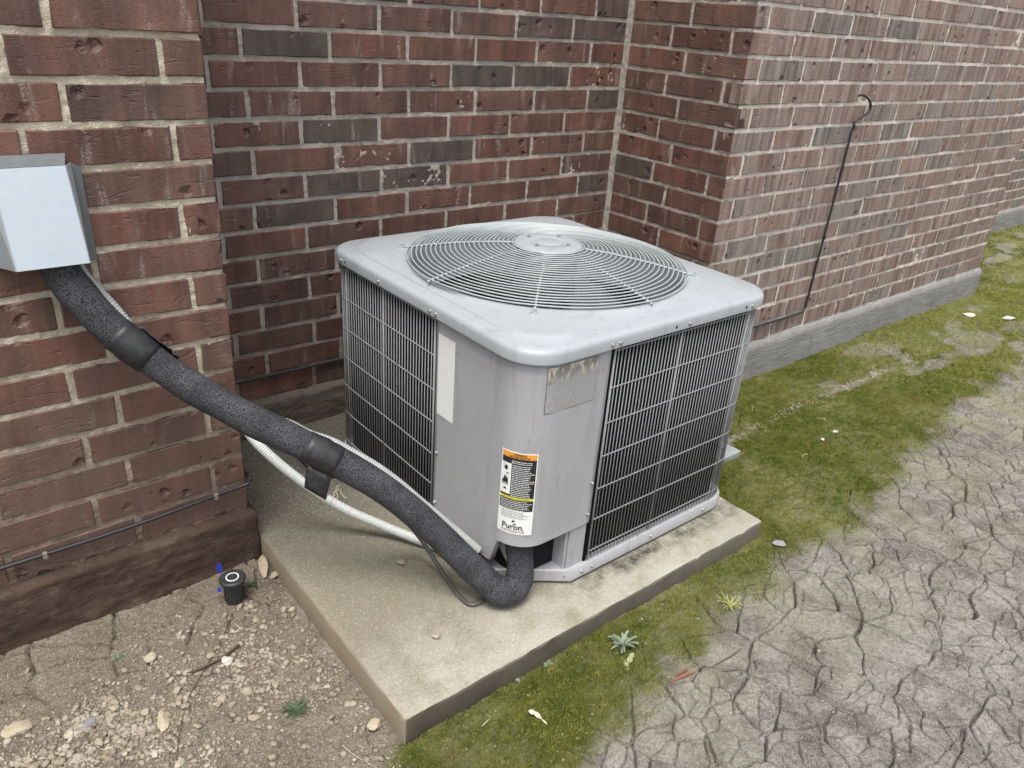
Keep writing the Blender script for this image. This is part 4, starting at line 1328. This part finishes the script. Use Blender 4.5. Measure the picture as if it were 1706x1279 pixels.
# other large pebbles
rp = random.Random(91)
def gravel_density(x, y):
    lane = np.interp(x, [-2.6, -2.3, -2.05, -1.85, -1.70], [-.40, -.33, -.33, -.27, -.24])
    d = np.exp(-((y - lane) / .085) ** 2) * (1 - .4 * sst(-1.8, -1.72, x)) + .35 * np.exp(-((y + .45) / .2) ** 2) + .1
    d = d * sst(-1.695, -1.712, x) * sst(-.05, -.12, y)
    return d * (.35 + .9 * sst(-.25, .35, fbm(x * 7, y * 7, 111, 3)))
cnt = 0
while cnt < 40:
    x, y = rp.uniform(-2.35, -1.73), rp.uniform(-.62, -.10)
    if gravel_density(np.array(x), np.array(y)) < rp.uniform(.35, 1.1): continue
    cnt += 1
    stone('pebble', x, y, rp.uniform(.0065, .0115), M_PEB, 'one of the larger pale pebbles in the gravel left of the pad', 'pebble', 300 + cnt, rp.uniform(.5, .8), rp.uniform(.9, 1.4), rp.uniform(0, 6), None, 'larger pebbles in the gravel left of the pad')
# gravel as one object
def scatter_stones(name, X, Y, R_, m, zoff=.2):
    bm = bmesh.new(); bmesh.ops.create_icosphere(bm, subdivisions=1, radius=1.0)
    bv = np.array([v.co[:] for v in bm.verts]); bf = np.array([[v.index for v in f.verts] for f in bm.faces]); bm.free()
    n = len(X)
    jit = 1 + NR.uniform(-.34, .26, (n, len(bv), 1))
    P = bv[None] * jit * np.stack([R_ * NR.uniform(.8, 1.35, n), R_ * NR.uniform(.7, 1.1, n), R_ * NR.uniform(.45, .85, n)], -1)[:, None, :]
    a = NR.uniform(0, 6.28, n); c, s = np.cos(a)[:, None], np.sin(a)[:, None]
    tl = NR.normal(0, .25, n)[:, None]
    xx = P[..., 0] * c - P[..., 1] * s; yy = P[..., 0] * s + P[..., 1] * c; zz_ = P[..., 2] + xx * tl
    hz = ground_h(X, Y)[0]
    P = np.stack([xx + X[:, None], yy + Y[:, None], zz_ + (hz + R_ * zoff)[:, None]], -1)
    F = (bf[None] + (np.arange(n) * len(bv))[:, None, None]).reshape(-1, 3)
    return link_mesh(name, npmesh(name, P.reshape(-1, 3), F), m)
N = 60000
X, Y = NR.uniform(-2.5, -1.69, N), NR.uniform(-.95, -.05, N)
keep = NR.uniform(0, 1.35, N) < gravel_density(X, Y) ** 1.4
X, Y = X[keep], Y[keep]
keep = NR.uniform(0, 1, len(X)) < .95
X, Y = X[keep], Y[keep]
R_ = np.clip(.0011 * np.exp(NR.normal(.80, .62, len(X))), .0008, .0090)
N2 = 5200
X2 = NR.uniform(-.15, 1.9, N2); Y2 = -.283 - .03 * fbm(X2 * 2.3 + 3, X2 * 0 - .65, 71, 4) + NR.normal(0, .014, N2)
k2 = NR.uniform(0, 1, N2) < (.45 + .55 * sst(-.25, .15, fbm(X2 * 5, Y2 * 0 + 3, 95, 2))) * sst(1.9, .9, X2); X2, Y2 = X2[k2], Y2[k2]; N2 = len(X2)
R2_ = np.clip(.0009 * np.exp(NR.normal(.6, .5, N2)), .0008, .006)
N3 = 5200
X3 = NR.uniform(-1.7, 1.4, N3); Y3 = NR.uniform(-1.5, -.70, N3)
R3_ = np.clip(.0007 * np.exp(NR.normal(.4, .5, N3)), .0006, .004)
gv = scatter_stones('gravel', np.concatenate([X, X2, X3]), np.concatenate([Y, Y2, Y3]), np.concatenate([R_, R2_, R3_]), M_STONE)
gv['kind'] = 'stuff'; gv['label'] = 'pale limestone gravel and grit strewn on the soil'; gv['category'] = 'gravel'

# ------------------------------------------------------------------ moss
def moss_blades(n, x0, x1, y0, y1, hgt, wid, thr):
    X, Y = NR.uniform(x0, x1, n), NR.uniform(y0, y1, n)
    m = moss_amount(X, Y)
    keep = (NR.uniform(thr, 1, n) < m) & ~((X > -1.69) & (X < -.524) & (Y > -.702) & (Y < .47)) & ((Y < -.016) | (X > XE + .03))
    X, Y, m = X[keep], Y[keep], m[keep]
    n = len(X)
    hz = ground_h(X, Y)[0]
    cl = .6 + .8 * sst(-.3, .5, fbm(X * 26, Y * 55, 83, 3))
    hh = hgt * NR.uniform(.45, 1.2, n) * cl; ww = wid * NR.uniform(.6, 1.4, n)
    a = NR.uniform(0, 6.28, n); lean = NR.uniform(.2, 1.3, n) * hh; la = NR.normal(.3, .9, n)
    b1 = np.stack([X - ww * np.cos(a), Y - ww * np.sin(a), hz - .001], -1)
    b2 = np.stack([X + ww * np.cos(a), Y + ww * np.sin(a), hz - .001], -1)
    tp = np.stack([X + lean * np.cos(la), Y + lean * np.sin(la), hz + hh], -1)
    return np.stack([b1, b2, tp], 1).reshape(-1, 3)
VV = np.concatenate([moss_blades(430000, -1.75, .9, -.95, -.01, .0058, .0012, .10), moss_blades(190000, .9, 3.0, -.95, -.01, .0068, .0019, .08), moss_blades(90000, 2.4, 6.5, -1.6, .62, .009, .0035, .10)])
mo = link_mesh('moss', npmesh('moss', VV, np.arange(len(VV)).reshape(-1, 3)), M_MOSS)
mo['kind'] = 'stuff'; mo['label'] = 'low green moss spreading along the pad edge and the right wall'; mo['category'] = 'moss'

# ------------------------------------------------------------------ small plants, twigs, leaf litter
def leaf(name, parent, m, base, ang, length, width, rise, curl=0.0, lobes=0):
    n = 6
    V = []
    for i in range(n + 1):
        t = i / n
        w = width * math.sin(math.pi * min(1, .08 + t * .92)) ** .8 * (1 if not lobes else (.65 + .35 * abs(math.sin(t * math.pi * lobes))))
        x = length * t; z = rise * math.sin(t * 1.5) - curl * t * t
        for sgn in (-1, 0, 1):
            V.append((x, sgn * w, z + .15 * width * abs(sgn)))
    c, s = math.cos(ang), math.sin(ang)
    V = [(base[0] + x * c - y * s, base[1] + x * s + y * c, base[2] + z) for x, y, z in V]
    return link_mesh(name, npmesh(name, V, gridfaces(n + 1, 3), True), m, parent)
def leafmat(name, col, v=.25):
    k = NM(name)
    n = k.noise(k.pos, 90, 3, .6)
    k.set(Base_Color=k.mix(k.mr(n, .3, .7), k.mix(1.0, col, (1 - v,) * 3, 'MULTIPLY'), k.mix(1.0, col, (1 + v,) * 3, 'MULTIPLY')), Roughness=.65)
    return k.m
M_LG, M_LB, M_LY = leafmat('leaf_grey_green', (.17, .21, .145)), leafmat('leaf_blue_green', (.10, .15, .10)), leafmat('leaf_yellow', (.36, .36, .11))
M_DG = leafmat('leaf_deep_green', (.055, .085, .04))
def weed(x, y, n, ln, wd_, m, label, seed, rise=.6, lobes=0, name='weed'):
    w = empty(name, (x, y, gz_at(x, y))); tag(w, label, 'weed')
    r = random.Random(seed)
    for k in range(n):
        a = 2 * math.pi * k / n + r.uniform(-.4, .4)
        L_ = ln * r.uniform(.35, 1.2)
        leaf('leaf', w, m, (r.gauss(0, ln * .12), r.gauss(0, ln * .12), .001), a, L_, wd_ * r.uniform(.8, 1.2), L_ * rise * r.uniform(.5, 1.2), L_ * .3 * rise, lobes)
    return w
weed(-1.150, -.770, 22, .036, .0042, M_LG, 'grey-green leafy weed growing in moss in front of the pad', 1, .7, 2)
weed(-1.182, -.818, 6, .026, .0065, leafmat('leaf_pale', (.24, .27, .14)), 'pale yellow-green seedling just in front of the grey-green weed', 2, .5, 2)
weed(-1.326, -.712, 6, .015, .0042, M_LG, 'tiny grey-green seedling at the pad edge, right one of two', 3, .5)
weed(-1.409, -.708, 5, .013, .0038, M_LG, 'tiny grey-green seedling at the pad edge, left one of two', 4, .5)
weed(-.824, -.829, 40, .034, .0008, M_LY, 'yellowing grass tuft where the moss meets cracked mud', 5, .6, 0, 'grass_tuft')
weed(-1.828, -.498, 46, .032, .0016, M_DG, 'dark green feathery weed in the soil left of the pad', 6, .35)
weed(-1.757, -.092, 30, .022, .0012, M_DG, 'small dark weed sprouting beside the sprinkler head', 7, .5)
weed(-2.075, -.155, 16, .012, .0012, M_LB, 'tiny bluish weed on bare soil near the left wall', 8, .5)
weed(-.185, -1.245, 12, .016, .0016, M_LG, 'tiny green weed on the cracked mud at lower right', 9, .5)
M_TWIG = m_flat('twig_brown', (.10, .065, .045), .8, .3, 80)
def twig(pts, r, m, label, name='twig'):
    P = [(x, y, gz_at(x, y) + z) for x, y, z in pts]
    C_ = catmull(P, 6)
    o = tube(name, C_, lambda i: r * (1.15 - .7 * i / len(C_)), m, None, 6)
    tag(o, label, 'twig')
twig([(-1.855, -.272, .010), (-1.91, -.288, .008), (-1.965, -.285, .006), (-2.01, -.27, .003)], .0028, M_TWIG, 'brown twig lying across the gravel beside the angular white stone')
twig([(-1.83, -.165, .004), (-1.88, -.23, .003), (-1.935, -.29, .004), (-1.985, -.345, .006), (-2.03, -.42, .007), (-2.06, -.49, .004)], .0016, M_TWIG, 'long thin dark root crossing the gravel towards the bottom edge')
twig([(-1.065, -.926, .004), (-.998, -.936, .005), (-.96, -.939, .005), (-.922, -.939, .004)], .0016, M_TWIG, 'thin dark twig on cracked mud leading to the orange leaf')
twig([(-1.79, -.63, .003), (-1.78, -.665, .003), (-1.765, -.70, .003), (-1.755, -.73, .003)], .0008, M_FIB, 'thin pale straw on dark soil at the near corner of the pad')
for i_, (sx_, sy_, lab) in enumerate(((-1.55, -.765, 'short pale straw on moss below the near half of the pad edge'), (.30, -.42, 'curled pale straw on green moss nearest the two cream pebbles'), (.02, -.52, 'pale straw on the dark moss beyond the right corner of the pad'), (.16, -.19, 'pale straw on the moss strip beside the right wall'))):
    a_ = i_ * 1.3
    twig([(sx_, sy_, .009), (sx_ + .012 * math.cos(a_), sy_ + .012 * math.sin(a_), .014), (sx_ + .026 * math.cos(a_ + .3), sy_ + .02 * math.sin(a_ + .3), .010), (sx_ + .034 * math.cos(a_ + .6), sy_ + .034 * math.sin(a_ + .6), .010)], .0010, M_FIB, lab, 'straw')
# orange dead leaf
lf = empty('dead_leaf', (-1.143, -.909, gz_at(-1.143, -.909) + .004)); tag(lf, 'narrow orange-brown dead leaf on the cracked mud', 'leaf')
leaf('blade', lf, leafmat('leaf_orange', (.22, .095, .055)), (0, 0, 0), -.21, .075, .0042, .004, .001)
leaf('blade', lf, leafmat('leaf_orange_dark', (.17, .075, .045)), (.018, .002, .004), -.21 + .12, .045, .0028, .003)
# curled tan leaf by the pad corner
lf = empty('dead_leaf', (-1.722, -.075, gz_at(-1.722, -.075) + .004)); tag(lf, 'curled tan dead leaf wedged between the wall corner and the pad', 'leaf')
M_TAN = leafmat('leaf_tan', (.34, .27, .19))
leaf('blade', lf, M_TAN, (0, -.02, .004), 1.25, .060, .011, .030, .006)
leaf('blade', lf, M_TAN, (.012, -.030, .002), .3, .030, .009, .008)
# pale dead seedling
lf = empty('dead_seedling', (-1.438, -.818, gz_at(-1.438, -.818) + .002)); tag(lf, 'bleached dead seedling lying over a crack below the pad', 'weed')
M_BLE = leafmat('leaf_bleached', (.55, .51, .38))
leaf('leaf', lf, M_BLE, (0, 0, .002), 1.9, .022, .0055, .006); leaf('leaf', lf, M_BLE, (-.004, .016, .004), 2.3, .014, .006, .004); leaf('stem', lf, M_BLE, (0, 0, .002), -1.6, .020, .0022, .002)
# flat grey paver corner behind the unit
pv = box('paver', -.40, -.175, -.386, -.24, GZ - .02, -.136, m_found('paver_concrete', (.30, .33, .33), (.36, .39, .38), (.26, .28, .27), False), None, .004, 2)
tag(pv, 'grey concrete paver corner poking out behind the right side of the condenser', 'paver')
